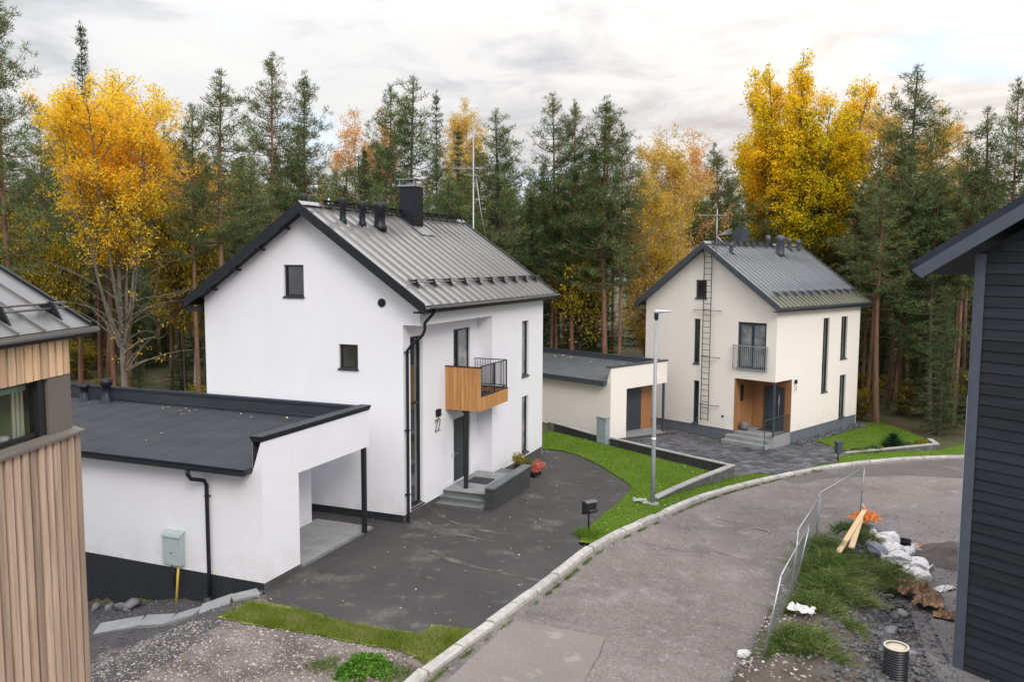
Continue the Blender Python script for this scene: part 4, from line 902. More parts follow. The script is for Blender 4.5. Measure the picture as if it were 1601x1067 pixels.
    for k in range(4): q.tube([(u, v, 9.45), (u + .6, v - .5, 9.55 + .09 * k)], .012, 5)
    q.tube([(u, v, 9.4), (u + .35, v - .3, 9.0)], .03, 6); q.box(u, 0, v - .02, v + .02, 8.25, 8.28)
    q.build('aerial', STEEL, h)
    q = MB(); q.box(1.92, 2.06, -.10, -.001, 2.05, 2.25); q.build('wall_lamp', METAL_D, h)
    q = MB(); q.tube([(1.86, -.015, 1.88), (1.90, -.015, 1.96), (1.96, -.015, 1.96), (1.98, -.015, 1.88), (1.86, -.015, 1.66), (1.99, -.015, 1.66)], .010, 5); q.build('house_number', LAMPG, h)
    q = MB(); q.tube([(2.14, -.015, 1.66), (2.14, -.015, 1.96), (2.05, -.015, 1.74), (2.19, -.015, 1.74)], .010, 5); q.build('house_number', LAMPG, h)
    q = MB(); q.lathe([(.06, 0), (.06, .03)], 12, (0, 0, 0)); o_ = q.build('wall_vent', METAL_D, h); o_.location = (-.03, 2.85, .25); o_.rotation_euler = (0, math.pi / 2, 0)
    m = MB(); m.box(1.0, 1.58, .55, 1.5, -.398, -.375); o_ = m.build('doormat', MATD); o_.location = (OB[0], OB[1], 0); o_.rotation_euler = (0, 0, math.pi / 2 - YB); tag(o_, 'black doormat in the porch of the cream house', 'doormat')
    p = MB(); c = wl(HB, .45, 1.85); p.lathe([(.13, 0), (.20, .12), (.22, .3), (.17, .44), (.13, .46), (.11, .42)], 16, (0, 0, 0)); o_ = p.build('urn_pot', CONCD); o_.location = (c.x, c.y, -.40); tag(o_, 'round grey pot standing on the cream house porch', 'pot')
cream_house()

def cream_garage():
    u0, u1, vg, zp = -6.12, -1.57, 5.228, 3.02
    v1 = 17.0; zb = -1.4
    h = empty('cream_carport', 'cream flat roofed carport and store beside the cream house', 'carport', (OB[0], OB[1], 0), math.pi / 2 - YB)
    facade('front_wall', CREAM, h, 'v', vg, u0, -4.9, -.52, lambda a: zp, [])
    q = MB(); q.box(-4.9, u1, vg, vg + .3, 1.90, zp); q.build('front_beam', CREAM, h)
    facade('side_wall', CREAM, h, 'u', u0, vg, v1, -.5, lambda a: zp if a < 5.5 else 2.28, [], peaks=(5.5, 5.505))
    q = MB(); q.box(u0 + .02, -4.95, vg + .02, v1, zb, -.50); q.build('foundation', FOUND_B, h)
    q = MB(); q.box(-4.93, -4.9, vg + .01, 9.5, -.9, 2.3); q.box(u1 - .1, u1, 9.5, v1, zb, 2.8); q.box(u0 + .1, u1, v1 - .1, v1, zb, 2.4); q.box(u1 - .1, u1, vg + .31, v1, 2.3, 2.9); q.build('inner_walls', CREAM, h)
    q = MB(); q.box(-4.85, -2.42, 6.22, 6.28, -.9, 1.89); q.build('store_door', DOOR_B, h)
    bk = MB(); bk.box(-4.85, -1.45, 6.29, 6.34, -1.1, 2.3); bo = bk.build('timber_wall', PORCH, h)
    for k in range(7): q = MB(); q.box(-2.40 + k * .136, -2.27 + k * .136, 6.23, 6.28, -.9, 1.89); q.build('board', PORCH, bo)
    q = MB(); q.add([(u0 - .22, 5.45, 2.38), (u1 - .1, 5.45, 2.78), (u1 - .1, v1, 2.78), (u0 - .22, v1, 2.38), (u0 - .22, 5.45, 2.2), (u1 - .1, 5.45, 2.5), (u1 - .1, v1, 2.5), (u0 - .22, v1, 2.2)],
                    [(0, 1, 2, 3), (7, 6, 5, 4), (0, 4, 5, 1), (1, 5, 6, 2), (2, 6, 7, 3), (3, 7, 4, 0)]); roof = q.build('roof', FELT_B, h)
    q = MB(); q.box(u1 - .13, u1 + .05, 5.55, v1, 3.0, 3.07); q.box(u1 - .11, u1 + .0, 5.55, v1, 2.6, 2.999); q.build('rear_parapet', METAL_B, roof)
    q = MB(); q.box(u0 - .04, u1 + .05, vg - .04, vg + .27, zp + .002, zp + .07); q.build('front_parapet_cap', METAL_B, roof)
    q = MB(); q.box(u0 - .32, u0 - .225, 5.4, v1, 2.16, 2.40); q.build('gutter', METAL_B, roof)
    q = MB(); q.box(-1.80, -1.70, vg + .02, vg + .12, -1.1, 1.90); q.build('post', METAL_B, h)
    q = MB(); q.lathe([(.16, 0), (.13, .1), (.13, .5), (.2, .52), (.2, .7), (.08, .75)], 14, (-2.1, 15.2, 2.7)); q.build('roof_vent', METAL_B, h)
    q = MB(); q.add([(-4.88, vg + .02, -.50), (-1.6, vg + .02, -.66), (-1.6, 6.2, -.60), (-4.88, 6.2, -.46), (-4.88, vg + .02, -1.2), (-1.6, vg + .02, -1.2), (-1.6, 6.2, -1.2), (-4.88, 6.2, -1.2)], [(0, 1, 2, 3), (0, 4, 5, 1), (1, 5, 6, 2)]); q.build('carport_floor', CONCR, h)
    # grey cabinet standing in the lawn in front
    x, y = 4.25, 38.35
    c = empty('utility_cabinet', 'tall grey utility cabinet standing in the lawn by the cream carport wall', 'cabinet', (x, y, G(x, y)), math.pi / 2 - YB)
    q = MB(); q.box(-.12, .12, -.28, .28, -.1, 1.25); q.build('cabinet_body', CABB, c, bevel=.01)
    q = MB(); q.box(-.15, .15, -.31, .31, 1.252, 1.30); q.build('cabinet_top', STEELD, c)
    q = MB(); q.box(-.135, -.121, -.25, .25, .1, 1.2); q.build('cabinet_door', CABB, c)
    q = MB(); q.tube([(4.85, 37.95, -.3), (4.85, 37.95, .15)], .035, 8); o = q.build('marker_post', LAMPG); o.location = (0, 0, -.12); tag(o, 'short white pipe stub at the foot of the dark garden wall', 'pipe')
cream_garage()

# ------------------------------------------------------------------ timber clad house (left edge)
def timber_house():
    yt = .052; cx, cy = -6.263, 12.0
    # local x runs towards the camera along the wall, local -y is the outward normal (to the right)
    h = empty('timber_house', 'house clad in vertical weathered larch boards at the left edge with strip window', 'house', (cx, cy, 0), -math.pi / 2 - yt)
    # local frame: x -> towards the camera, y -> to the right (outward)
    zsill, zhead, ztop = 5.56, 6.40, 6.98
    q = MB(); q.box(.02, 6, -5, -.065, -1.5, zsill - .04); q.box(.08, 6, -5, -.125, zhead, ztop + .1); q.box(3.2, 6, -5, -2.6, zsill - .04, zhead); body = q.build('wall', GAP, h)
    w = .172; n = int(6 / w)
    for k in range(n):
        a = k * w
        for b0, b1, zz0, zz1, m in ((a + .006, a + w - .012, -1.2, zsill - .05, LARCH_W),):
            q = MB(); q.box(b0 + .018, b1 - .018, -.058, -.022 + (.006 if k % 2 else 0), zz0, zz1); q.build('board', m, body)
        a2 = .08 + k * w
        q = MB(); q.box(a2 + .016, a2 + w - .022, -.118, -.090 + (.006 if k % 2 else 0), zhead, ztop); q.build('board', LARCH, body)
    for k in range(6):                       # boards on the far end wall
        q = MB(); q.box(-.008, .018, -.06 - (k + 1) * w + .01, -.06 - k * w, -1.2, zsill - .05); q.build('board', LARCH_W, body)
    # brown metal panel at the corner, sill
    q = MB(); q.box(.08, .62, -.6, -.10, zsill + .02, zhead - .01); q.build('corner_panel', BROWNP, h)
    q = MB(); q.box(-.03, 6, -.6, .03, zsill - .04, zsill + .0); q.prism([(-.03, .03, zsill), (-.03, -.14, zsill + .05), (-.03, -.14, zsill)], (6, 0, 0)); q.build('sill', BROWNP, h)
    q = MB(); q.box(.62, .78, -.28, -.14, zsill + .05, zhead - .01); q.box(.78, 6, -.24, -.18, zsill + .05, zsill + .11); q.box(.78, 6, -.24, -.18, zhead - .04, zhead - .01); fr = q.build('window', FRAME_A, h)
    gl = bpy.data.materials.new('clear_glass'); gl.use_nodes = True; t = gl.node_tree; t.nodes.clear()
    out = N(t, 'ShaderNodeOutputMaterial'); a = N(t, 'ShaderNodeBsdfTransparent'); b = N(t, 'ShaderNodeBsdfGlossy'); b.inputs['Roughness'].default_value = .02; mx = N(t, 'ShaderNodeMixShader')
    lw_ = N(t, 'ShaderNodeLayerWeight'); pw_ = N(t, 'ShaderNodeMath', operation='POWER'); pw_.inputs[1].default_value = 4; t.links.new(lw_.outputs['Facing'], pw_.inputs[0]); mm = N(t, 'ShaderNodeMath', operation='MULTIPLY_ADD'); mm.inputs[1].default_value = .6; mm.inputs[2].default_value = .08; t.links.new(pw_.outputs[0], mm.inputs[0])
    a.inputs[0].default_value = (.93, .96, .94, 1); t.links.new(mm.outputs[0], mx.inputs[0]); t.links.new(a.outputs[0], mx.inputs[1]); t.links.new(b.outputs[0], mx.inputs[2]); t.links.new(mx.outputs[0], out.inputs[0])
    q = MB(); q.box(.78, 6, -.215, -.205, zsill + .11, zhead - .04); q.build('pane', gl, fr)
    q = MB(); q.box(.62, 6, -2.6, -.62, zsill - .3, zsill - .28); q.box(3.2, 6, -2.62, -2.6, zsill - .3, zhead); q.box(.6, .62, -5, -.62, zsill - .3, zhead); q.build('room', CURT, h)
    q = MB(); q.box(.80, 6, -.60, -.30, zhead - .14, zhead - .03); q.build('blind', mat('green_blind', (.42, .55, .47), (.36, .48, .41), rough=.6), h)
    q = MB()  # pale curtain strips, added behind the glass to brighten the dark window
    for k in range(6): q.box(.80 + k * .045, .835 + k * .045, -.36 + .02 * (k % 2), -.34 + .02 * (k % 2), zsill - .2, zhead - .04)
    q.build('added_fill_curtain', mat('pale_fill_curtain', (.62, .56, .48), (.55, .49, .42), rough=.9), h)
    # things on the window sill inside
    for (x, r_, hh) in ((1.14, .075, .12), (1.36, .045, .08)):
        q = MB(); q.lathe([(r_ * .5, 0), (r_ * .9, hh * .3), (r_, hh), (r_ * .85, hh), (r_ * .7, hh * .4)], 14); o = q.build('bowl', LAMPG)
        p = h.matrix_basis if False else None
        a_ = -math.pi / 2 - yt; yy = -.42
        o.location = (cx + x * math.cos(a_) - yy * math.sin(a_), cy + x * math.sin(a_) + yy * math.cos(a_), zsill + .0)
        tag(o, 'white bowl on the window sill behind the left glass' if r_ > .05 else 'small white cup beside the bowl on the window sill', 'bowl' if r_ > .05 else 'cup')
    q = MB(); q.box(1.3, 4.0, -1.5, -.7, zsill + .02, zsill + .07); q.box(1.35, 1.4, -1.45, -1.40, zsill - .28, zsill + .02); q.box(1.35, 1.4, -.8, -.75, zsill - .28, zsill + .02); q.box(3.9, 3.95, -1.45, -1.4, zsill - .28, zsill + .02); o = q.build('table', OAK)
    o.location = (cx, cy, 0); o.rotation_euler = (0, 0, -math.pi / 2 - yt); tag(o, 'wooden table inside the room behind the left strip window', 'table')
    # roof
    e = .02; ze = 7.06; sl = .62
    dk = MB(); y1 = -6.0
    dk.add([(-.30, e, ze - .03), (6, e, ze - .03), (6, y1, ze + (e - y1) * sl - .03), (-.30, y1, ze + (e - y1) * sl - .03), (-.30, e, ze - .15), (6, e, ze - .15), (6, y1, ze + (e - y1) * sl - .2), (-.30, y1, ze + (e - y1) * sl - .2)],
           [(0, 1, 2, 3), (7, 6, 5, 4), (0, 4, 5, 1), (1, 5, 6, 2), (2, 6, 7, 3), (3, 7, 4, 0)])
    rf = dk.build('roof', METAL_D, h)
    nn = Vector((0, sl, 1)).normalized(); w = .56
    A = Vector((0, e, ze)); B = Vector((0, y1, ze + (e - y1) * sl)); mb = MB()
    def q_(x, p, hh): return tuple(p + Vector((x, 0, 0)) + nn * hh)
    mb.add([q_(.012, A, 0), q_(w - .02, A, 0), q_(w - .02, B, 0), q_(.012, B, 0), q_(.012, A, -.025), q_(w - .02, A, -.025), q_(w - .02, B, -.025), q_(.012, B, -.025)], [(3, 2, 1, 0), (4, 5, 6, 7), (0, 1, 5, 4), (3, 7, 6, 2), (0, 4, 7, 3), (1, 2, 6, 5)])
    mb.add([q_(w - .02, A, -.02), q_(w + .012, A, -.02), q_(w + .012, B, -.02), q_(w - .02, B, -.02), q_(w - .018, A, .035), q_(w + .010, A, .035), q_(w + .010, B, .035), q_(w - .018, B, .035)], [(7, 6, 5, 4), (0, 1, 5, 4), (3, 7, 6, 2), (0, 4, 7, 3), (1, 2, 6, 5)])
    me = mb.mesh('roof_panel', ROOF_T)
    for k in range(11): link('roof_panel', me, rf, (-.30 + k * w, 0, 0))
    q = MB(); v = []
    for x in (-.34, -.28):
        for (p, z) in ((A, 0), (B, 0)): v += [(x, p.y, p.z - .13), (x, p.y, p.z + .05)]
    q.add(v, [(0, 1, 3, 2), (4, 6, 7, 5), (0, 4, 5, 1), (2, 3, 7, 6), (1, 5, 7, 3), (0, 2, 6, 4)]); q.build('verge_board', METAL_D, rf)
    q = MB(); r = .06; q.tube([(-.40, e + .05, ze - .06), (6, e + .05, ze - .06)], r * .6, 8); q.box(-.36, 6, e + .004, e + .07, ze - .035, ze - .015); q.build('gutter', ROOF_T, rf)
    q = MB()
    for hh, dd in ((.16, -.02), (.09, .02)): q.tube([(-.22, e - .30 + dd, ze + .30 * sl + hh), (6, e - .30 + dd, ze + .30 * sl + hh)], .016, 8)
    q.build('snow_guard_rail', ROOF_T, rf)
    b = MB(); b.prism([(-.02, -.20, .2 * sl + .02), (-.02, .0, .19), (-.02, .05, .17), (-.02, .16, -.16 * sl + .02), (-.02, .02, 0)], (.04, 0, 0)); me = b.mesh('snow_guard_bracket', METAL_D)
    for k in range(6): link('snow_guard_bracket', me, rf, (.18 + k * 1.12, e - .30, ze + .30 * sl))
timber_house()

# ------------------------------------------------------------------ charcoal house (right edge)
def charcoal_house():
    a = math.atan2(-.8250744, .56502411)      # local x along the wall (to the right, towards the camera); local -y? outward
    C0 = (9.914, 17.8)
    h = empty('charcoal_house', 'house clad in horizontal charcoal boards with blue grey corner trim at the right edge', 'house', (C0[0], C0[1], 0), a)
    # outward normal (-.825,-.565) is local -y : local y = (sin(-a).., ) -> (.825,.565)
    zb = -1.0; Lw = 5.0; zt0 = 8.10; sl = (9.35 - 8.03) / (.95 + 1.25)
    top = lambda x: zt0 + (x + .25) * sl
    q = MB(); q.add([(0, 0.03, zb), (Lw, .03, zb), (Lw, .03, top(Lw)), (0, .03, top(0)), (0, 6, zb), (Lw, 6, zb), (Lw, 6, top(Lw)), (0, 6, top(0))],
                    [(0, 1, 2, 3), (7, 6, 5, 4), (0, 3, 7, 4), (1, 5, 6, 2), (3, 2, 6, 7)]); body = q.build('wall', BLACKB, h)
    z = zb + .02; rnd = random.Random(3); ph = .232
    while z < top(Lw):
        x0 = .0
        if z + ph > top(0): x0 = max(0, (z + ph - zt0) / sl - .25 + .0)
        if x0 > Lw - .3: break
        m = MB(); t = rnd.uniform(-.003, .003)
        # overlapping bevelled board: thicker at the bottom edge
        m.add([(x0, -.028 + t, z), (Lw, -.028 + t, z), (Lw, -.008 + t, z + ph - .012), (x0, -.008 + t, z + ph - .012), (x0, .028, z), (Lw, .028, z), (Lw, .028, z + ph - .012), (x0, .028, z + ph - .012)],
              [(0, 1, 2, 3), (0, 4, 5, 1), (3, 2, 6, 7), (0, 3, 7, 4), (1, 5, 6, 2)])
        m.build('plank', BLACKB, body); z += ph
    m = MB(); m.add([(0, .0, top(0) - .5), (Lw, .0, top(Lw) - .5), (Lw, .0, top(Lw)), (0, .0, top(0))], [(0, 1, 2, 3)]); m.build('upper_cladding', BLACKB, h)
    m = MB(); m.box(-.035, .16, -.055, -.030, zb, top(0)); m.box(-.06, -.036, -.055, .12, zb, top(0)); m.build('corner_board', BLACKT, h)
    m = MB(); m.tube([(-.10, .05, zb), (-.10, .05, 5.2)], .018, 8); m.build('cable_pipe', LAMPG, h)
    m = MB(); m.box(.03, Lw, .02, 5.9, zb - 1, zb - .005); m.build('foundation', mat('pale_concrete', (.50, .50, .49), (.42, .42, .41), rough=.85, scale=3, fine=.06), h)
    # roof: slopes down to the left, verge carried out in front of the wall
    Y0 = -.5; xe = -1.16; zr = lambda x: 8.06 + (x + 1.16) * ((9.34 - 8.03) / (1.05 + 1.14))
    x1 = 5.0; T = .26
    m = MB(); m.add([(xe, Y0, zr(xe)), (x1, Y0, zr(x1)), (x1, 6, zr(x1)), (xe, 6, zr(xe)), (xe, Y0, zr(xe) - T), (x1, Y0, zr(x1) - T), (x1, 6, zr(x1) - T), (xe, 6, zr(xe) - T)],
                    [(0, 1, 2, 3), (7, 6, 5, 4), (0, 4, 5, 1), (1, 5, 6, 2), (2, 6, 7, 3), (3, 7, 4, 0)]); rf = m.build('roof', BLACKR, h)
    for y0, y1, d0, d1, mm in ((Y0 - .03, Y0 - .002, .03, -.24, BLACKR), (Y0 - .055, Y0 - .032, -.16, -.46, BLACKT)):
        m = MB(); m.add([(xe, y0, zr(xe) + d0), (x1, y0, zr(x1) + d0), (x1, y0, zr(x1) + d1), (xe + .22, y0, zr(xe + .22) + d1), (xe, y1, zr(xe) + d0), (x1, y1, zr(x1) + d0), (x1, y1, zr(x1) + d1), (xe + .22, y1, zr(xe + .22) + d1)],
                        [(0, 3, 2, 1), (4, 5, 6, 7), (0, 1, 5, 4), (1, 2, 6, 5), (2, 3, 7, 6), (3, 0, 4, 7)]); m.build('verge_board', mm, rf)
    m = MB(); m.tube([(xe - .06, Y0, zr(xe) - .06), (xe - .06, 6, zr(xe) - .06)], .065, 8); m.build('gutter', METAL_D, rf)
charcoal_house()

# ------------------------------------------------------------------ antenna mast behind the white house
def mast():
    p = wl(HA, 11.75, 3.6)
    t = empty('antenna_mast', 'tall thin aerial mast with yagi aerials rising behind the white house', 'antenna', (p.x, p.y, -.3))
    q = MB(); q.tube([(0, 0, 0), (0, 0, 14.4)], .032, 8); q.build('pole', STEEL, t)
    q = MB(); d = Vector((-.5, .3, 0)); antenna(q, (0, 0, 12.0), 14.35, [(12.45, (-.9, .25, 0), 1.5, 8, .8, False), (12.15, (-.9, .25, 0), .6, 3, 1.5, True)]); q.build('aerial', STEEL, t)
    q = MB(); q.tube([(.1, 0, 12.2), (.32, .0, 10.6), (.65, .05, 9.0)], .02, 6); q.tube([(.0, 0, 11.1), (.3, 0, 11.1)], .02, 6); q.build('stay', STEEL, t)
mast()

# ------------------------------------------------------------------ street furniture
def street_lamp():
    x, y = 4.99, 28.82; z = G(x, y)
    t = empty('street_lamp', 'grey street lamp pole with a short flat head on the lawn by the kerb', 'street lamp', (x, y, z))
    q = MB(); q.tube([(0, 0, 0), (0, 0, 1.6), (0, 0, 6.75)], [.085, .075, .052], 14); q.build('pole', STEELD, t)
    q = MB(); q.lathe([(.24, -.05), (.24, .06), (.20, .08), (.10, .09)], 18); q.build('base', CONCR, t)
    q = MB(); q.lathe([(.078, 2.32), (.08, 2.32), (.08, 2.42), (.078, 2.42)], 14); q.build('sticker', mat('white_sticker', (.8, .8, .8)), t)
    q = MB(); q.lathe([(.055, 6.55), (.075, 6.62), (.08, 6.78), (.06, 6.82)], 12)
    q.build('collar', METAL_D, t)
    q = MB(); n = 10; secs = [(-.09, .05, .06), (0, .09, .075), (.12, .11, .06), (.3, .12, .045), (.48, .09, .03), (.52, .05, .02)]
    vs = []
    for (xx, w, hh) in secs:
        for k in range(n): a = 2 * math.pi * k / n; vs.append((xx, w * math.cos(a), 6.84 + hh * math.sin(a) + .04 * xx))
    q.add(vs, [(i * n + k, i * n + (k + 1) % n, (i + 1) * n + (k + 1) % n, (i + 1) * n + k) for i in range(5) for k in range(n)] + [tuple(range(n))[::-1], tuple(range(5 * n, 6 * n))], True)
    q.build('lamp_head', LAMPG, t)
    rnd = random.Random(2)
    for k, (dx, dy, s) in enumerate(((-.32, .12, .20), (-.55, -.02, .17), (-.30, -.18, .13), (-.62, .22, .15))):
        o = rock(s, rnd, KERB, 'stone'); o.location = (x + dx, y + dy, G(x + dx, y + dy) + .08)
        tag(o, ('largest pale stone left of the street lamp base', 'leftmost low pale stone by the street lamp', 'pale stone touching the near side of the lamp base', 'small pale stone farthest back by the street lamp')[k], 'stone', 'pale stones beside the street lamp')
def ico(sub=2):
    bm = bmesh.new(); bmesh.ops.create_icosphere(bm, subdivisions=sub, radius=1); v = np.array([q.co[:] for q in bm.verts]); f = np.array([[w.index for w in p.verts] for p in bm.faces]); bm.free(); return v, f
ICO1, ICO2, ICO3, ICO4 = ico(1), ico(2), ico(3), ico(4)
def rock(s, rnd, m, name):
    v, f = ICO2; v = v.copy(); sd = Vector((rnd.uniform(0, 99), rnd.uniform(0, 99), rnd.uniform(0, 99)))
    k = np.array([1 + .35 * noise.noise(Vector(p) * 1.1 + sd) for p in v]); v = v * k[:, None]
    for _ in range(11):
        d = np.array([rnd.gauss(0, 1) for _ in range(3)]); d /= np.linalg.norm(d); c = rnd.uniform(.34, .66); e_ = v @ d - c; v = v - np.outer(np.maximum(e_, 0), d)
    v = v * np.array([s * 1.45, s * 1.15, s * .85])
    return link(name, npmesh(name, v, f, m))
street_lamp()

def mailbox(x, y, rz, label, mm, slim=False):
    z = G(x, y); t = empty('mailbox', label, 'mailbox', (x, y, z), rz)
    q = MB(); q.tube([(0, 0, -.05), (0, 0, .75)], .028, 8); q.build('post', METAL_D, t)
    if not slim:
        q = MB(); q.prism([(-.14, -.17, .54), (.14, -.17, .62), (.14, -.17, .95), (-.14, -.17, .95)], (0, .36, 0)); q.build('box', mm, t, bevel=.01)
        q = MB(); q.prism([(-.16, -.20, .955), (.05, -.20, 1.02), (.18, -.20, .97), (.18, -.20, .955)], (0, .42, 0)); q.build('lid', mat('mailbox_lid', (.10, .10, .105), rough=.3), t)
        q = MB(); q.box(.141, .148, -.12, .14, .82, .90); q.tube([(.20, -.15, .72), (.20, .17, .72)], .045, 10); q.build('newspaper_tube', PLASTK, t)
    else:
        q = MB(); q.box(-.10, .10, -.16, .16, .48, .95); q.build('box', mm, t, bevel=.01)
        q = MB(); q.prism([(-.12, -.18, .955), (.12, -.18, .955), (.12, -.18, .97), (-.12, -.18, 1.03)], (0, .36, 0)); q.build('lid', METAL_B, t)
mailbox(2.38, 25.0, R(-58), 'black mailbox with sloping lid on a thin post at the tip of the lawn', PLASTK)
mailbox(14.9, 37.4, R(-60), 'slim blue grey mailbox on a post beside the cream house paving', METAL_B, True)

def wall_strip(name, label, cat, pts, h0, h1, th, m, cap=None, seg=.6, side=1, capname='coping'):
    """low garden wall of single blocks along a line"""
    P = [Vector((a, b, 0)) for a, b in pts]; tot = sum((b - a).length for a, b in zip(P[:-1], P[1:]))
    t = empty(name, label, cat, (0, 0, 0)); s = 0; rnd = random.Random(int(tot * 10))
    for a, b in zip(P[:-1], P[1:]):
        L_ = (b - a).length; d = (b - a) / L_; nn = Vector((-d.y, d.x, 0)) * side; n = max(1, round(L_ / seg))
        for k in range(n):
            p0 = a + d * (L_ * k / n + .004); p1 = a + d * (L_ * (k + 1) / n - .004)
            f0, f1 = (s + L_ * k / n) / tot, (s + L_ * (k + 1) / n) / tot
            z0, z1 = G(p0.x, p0.y), G(p1.x, p1.y); a0, a1 = h0 + (h1 - h0) * f0, h0 + (h1 - h0) * f1
            j = rnd.uniform(0, .012)
            def blk(mm, nm, lo0, hi0, lo1, hi1, e0, e1):
                q = MB(); A = p0 - nn * e0; B = p1 - nn * e0; A2 = p0 + nn * (th + e1); B2 = p1 + nn * (th + e1)
                q.add([(A.x, A.y, lo0), (B.x, B.y, lo1), (B2.x, B2.y, lo1), (A2.x, A2.y, lo0), (A.x, A.y, hi0), (B.x, B.y, hi1), (B2.x, B2.y, hi1), (A2.x, A2.y, hi0)],
                      [(0, 3, 2, 1), (4, 5, 6, 7), (0, 1, 5, 4), (1, 2, 6, 5), (2, 3, 7, 6), (3, 0, 4, 7)]); q.build(nm, mm, t)
            ct = .05 if cap else 0
            blk(m, 'block', z0 - .2, z0 + a0 - ct, z1 - .2, z1 + a1 - ct, -j, -j)
            if cap: blk(cap, capname, z0 + a0 - ct + .002, z0 + a0, z1 + a1 - ct + .002, z1 + a1, .02, .02)
        s += L_
    return t
wall_strip('garden_wall', 'long low black garden wall between the lawn and the cream house paving', 'wall', [(9.28, 34.26), (6.75, 36.3), (4.55, 38.05)], .50, .42, .16, BLKW, CAPST, .5, -1)
wall_strip('garden_wall', 'low black garden wall at the foot of the cream carport side wall', 'wall', [(4.1, 38.45), (2.05, 40.25)], .38, .45, .16, BLKW, CAPST, .5, -1)
wall_strip('granite_wall', 'tapering rough granite wall falling from the paving corner to the street lamp', 'wall', [(5.25, 29.3), (6.2, 30.55), (7.35, 31.95), (9.30, 34.1)], .14, .56, .24, GRAN, CAPST, .75, 1)
wall_strip('planter_wall', 'low granite wall round the planted bed beside the roadside lawn', 'wall', [(15.95, 39.12), (17.2, 39.35), (18.9, 39.62), (20.8, 39.95), (20.9, 40.9)], .08, .42, .2, GRAN, CAPST, .8, 1)

# ------------------------------------------------------------------ vegetation generators
def rs(seed): return np.random.default_rng(seed)
def clump_needles(cen, rad, k, ln, wd, g, up=.35, flat=1.0):
    """k narrow leaf triangles round every centre"""
    n = len(cen) * k; c = np.repeat(cen, k, 0); r = np.repeat(rad, k)[:, None]
    d = g.normal(size=(n, 3)); d /= np.linalg.norm(d, axis=1)[:, None]
    base = c + d * r * g.uniform(.15, 1, (n, 1)) * np.array([1, 1, flat])
    d2 = d * .7 + g.normal(size=(n, 3)) * .45 + np.array([0, 0, up]); d2 /= np.linalg.norm(d2, axis=1)[:, None]
    s = np.cross(d2, g.normal(size=(n, 3))); s /= np.linalg.norm(s, axis=1)[:, None] + 1e-9
    l = ln * g.uniform(.7, 1.3, (n, 1)); w = wd * g.uniform(.7, 1.3, (n, 1))
    v = np.stack([base - s * w * .5, base + s * w * .5, base + d2 * l], 1).reshape(-1, 3)
    return v, np.arange(n * 3).reshape(-1, 3)
def clump_leaves(cen, rad, k, sz, g, flat=1.0, droop=0):
    n = len(cen) * k; c = np.repeat(cen, k, 0); r = np.repeat(rad, k)[:, None]
    d = g.normal(size=(n, 3)); d /= np.linalg.norm(d, axis=1)[:, None]
    p = c + d * r * g.uniform(.1, 1, (n, 1)) ** .6 * np.array([1, 1, flat]); p[:, 2] -= droop * g.uniform(0, 1, n) * r[:, 0]
    a = g.normal(size=(n, 3)); a /= np.linalg.norm(a, axis=1)[:, None]; b = np.cross(a, g.normal(size=(n, 3))); b /= np.linalg.norm(b, axis=1)[:, None] + 1e-9
    s = sz * g.uniform(.6, 1.35, (n, 1))
    v = np.stack([p - a * s * .5, p + b * s * .38, p + a * s * .55, p - b * s * .38], 1).reshape(-1, 3)
    return v, np.arange(n * 4).reshape(-1, 4)
def limbs(ls, n=5):
    """ls: list of (points Nx3, r0, r1)"""
    m = MB()
    for p, a, b in ls: m.tube(p, a, n if a > .03 else 4, r2=b, cap=False)
    return m
def pine_mesh(seed, Hh=18, c0=.45, wid=2.0, dens=1.0, irregular=.5):
    g = rs(seed); L_ = []; tx = g.uniform(-.3, .3, 2)
    def tr(z): f = z / Hh; return np.array([tx[0] * math.sin(f * 3), tx[1] * math.sin(f * 2.3), z])
    L_.append(([tuple(tr(z)) for z in np.linspace(0, Hh, 12)], .17, .03)); cen = []; rad = []
    z = Hh * c0
    while z < Hh - .3:
        f = (z / Hh - c0) / (1 - c0)
        prof = (.62 + 1.1 * f) if f < .35 else 1.18 * (1 - f) ** .62 * 1.12
        nb = g.integers(4, 7)
        for k in range(nb):
            az = g.uniform(0, 2 * math.pi); ln = wid * max(.15, prof) * g.uniform(1 - irregular, 1.15); rise = ln * (g.uniform(-.05, .35) + f * .55)
            o = tr(z + g.uniform(-.15, .15)); pts = []
            for t in np.linspace(0, 1, 5): pts.append(o + np.array([math.cos(az) * ln * t, math.sin(az) * ln * t, rise * t ** 1.6 - .12 * ln * math.sin(math.pi * t)]))
            L_.append(([tuple(q) for q in pts], .035 * (1 - f * .5), .010))
            nc = max(3, int(ln * 4.6 * dens))
            for q in range(nc):
                t = g.uniform(.35, 1.0); i = min(3, int(t * 4)); b = pts[i] + (pts[i + 1] - pts[i]) * (t * 4 - i)
                sd = g.normal(size=3) * np.array([.26, .26, .09]) * (ln * .35 + .15); cen.append(b + sd + np.array([0, 0, .05])); rad.append(g.uniform(.16, .30))
        z += g.uniform(.28, .52)
    for k in range(6): cen.append(tr(Hh) + g.normal(size=3) * .08 + np.array([0, 0, -.1 + .08 * k])); rad.append(.12)
    for k in range(7):                       # dead twigs below the crown
        zz = Hh * g.uniform(c0 - .22, c0); az = g.uniform(0, 6.28); o = tr(zz); ln = g.uniform(.5, 1.5)
        L_.append(([tuple(o), tuple(o + np.array([math.cos(az) * ln * .5, math.sin(az) * ln * .5, .02])), tuple(o + np.array([math.cos(az) * ln, math.sin(az) * ln, -.12]))], .018, .006))
    v, f = clump_needles(np.array(cen), np.array(rad), 17, .20, .034, g, .45, .75)
    return limbs(L_), v, f
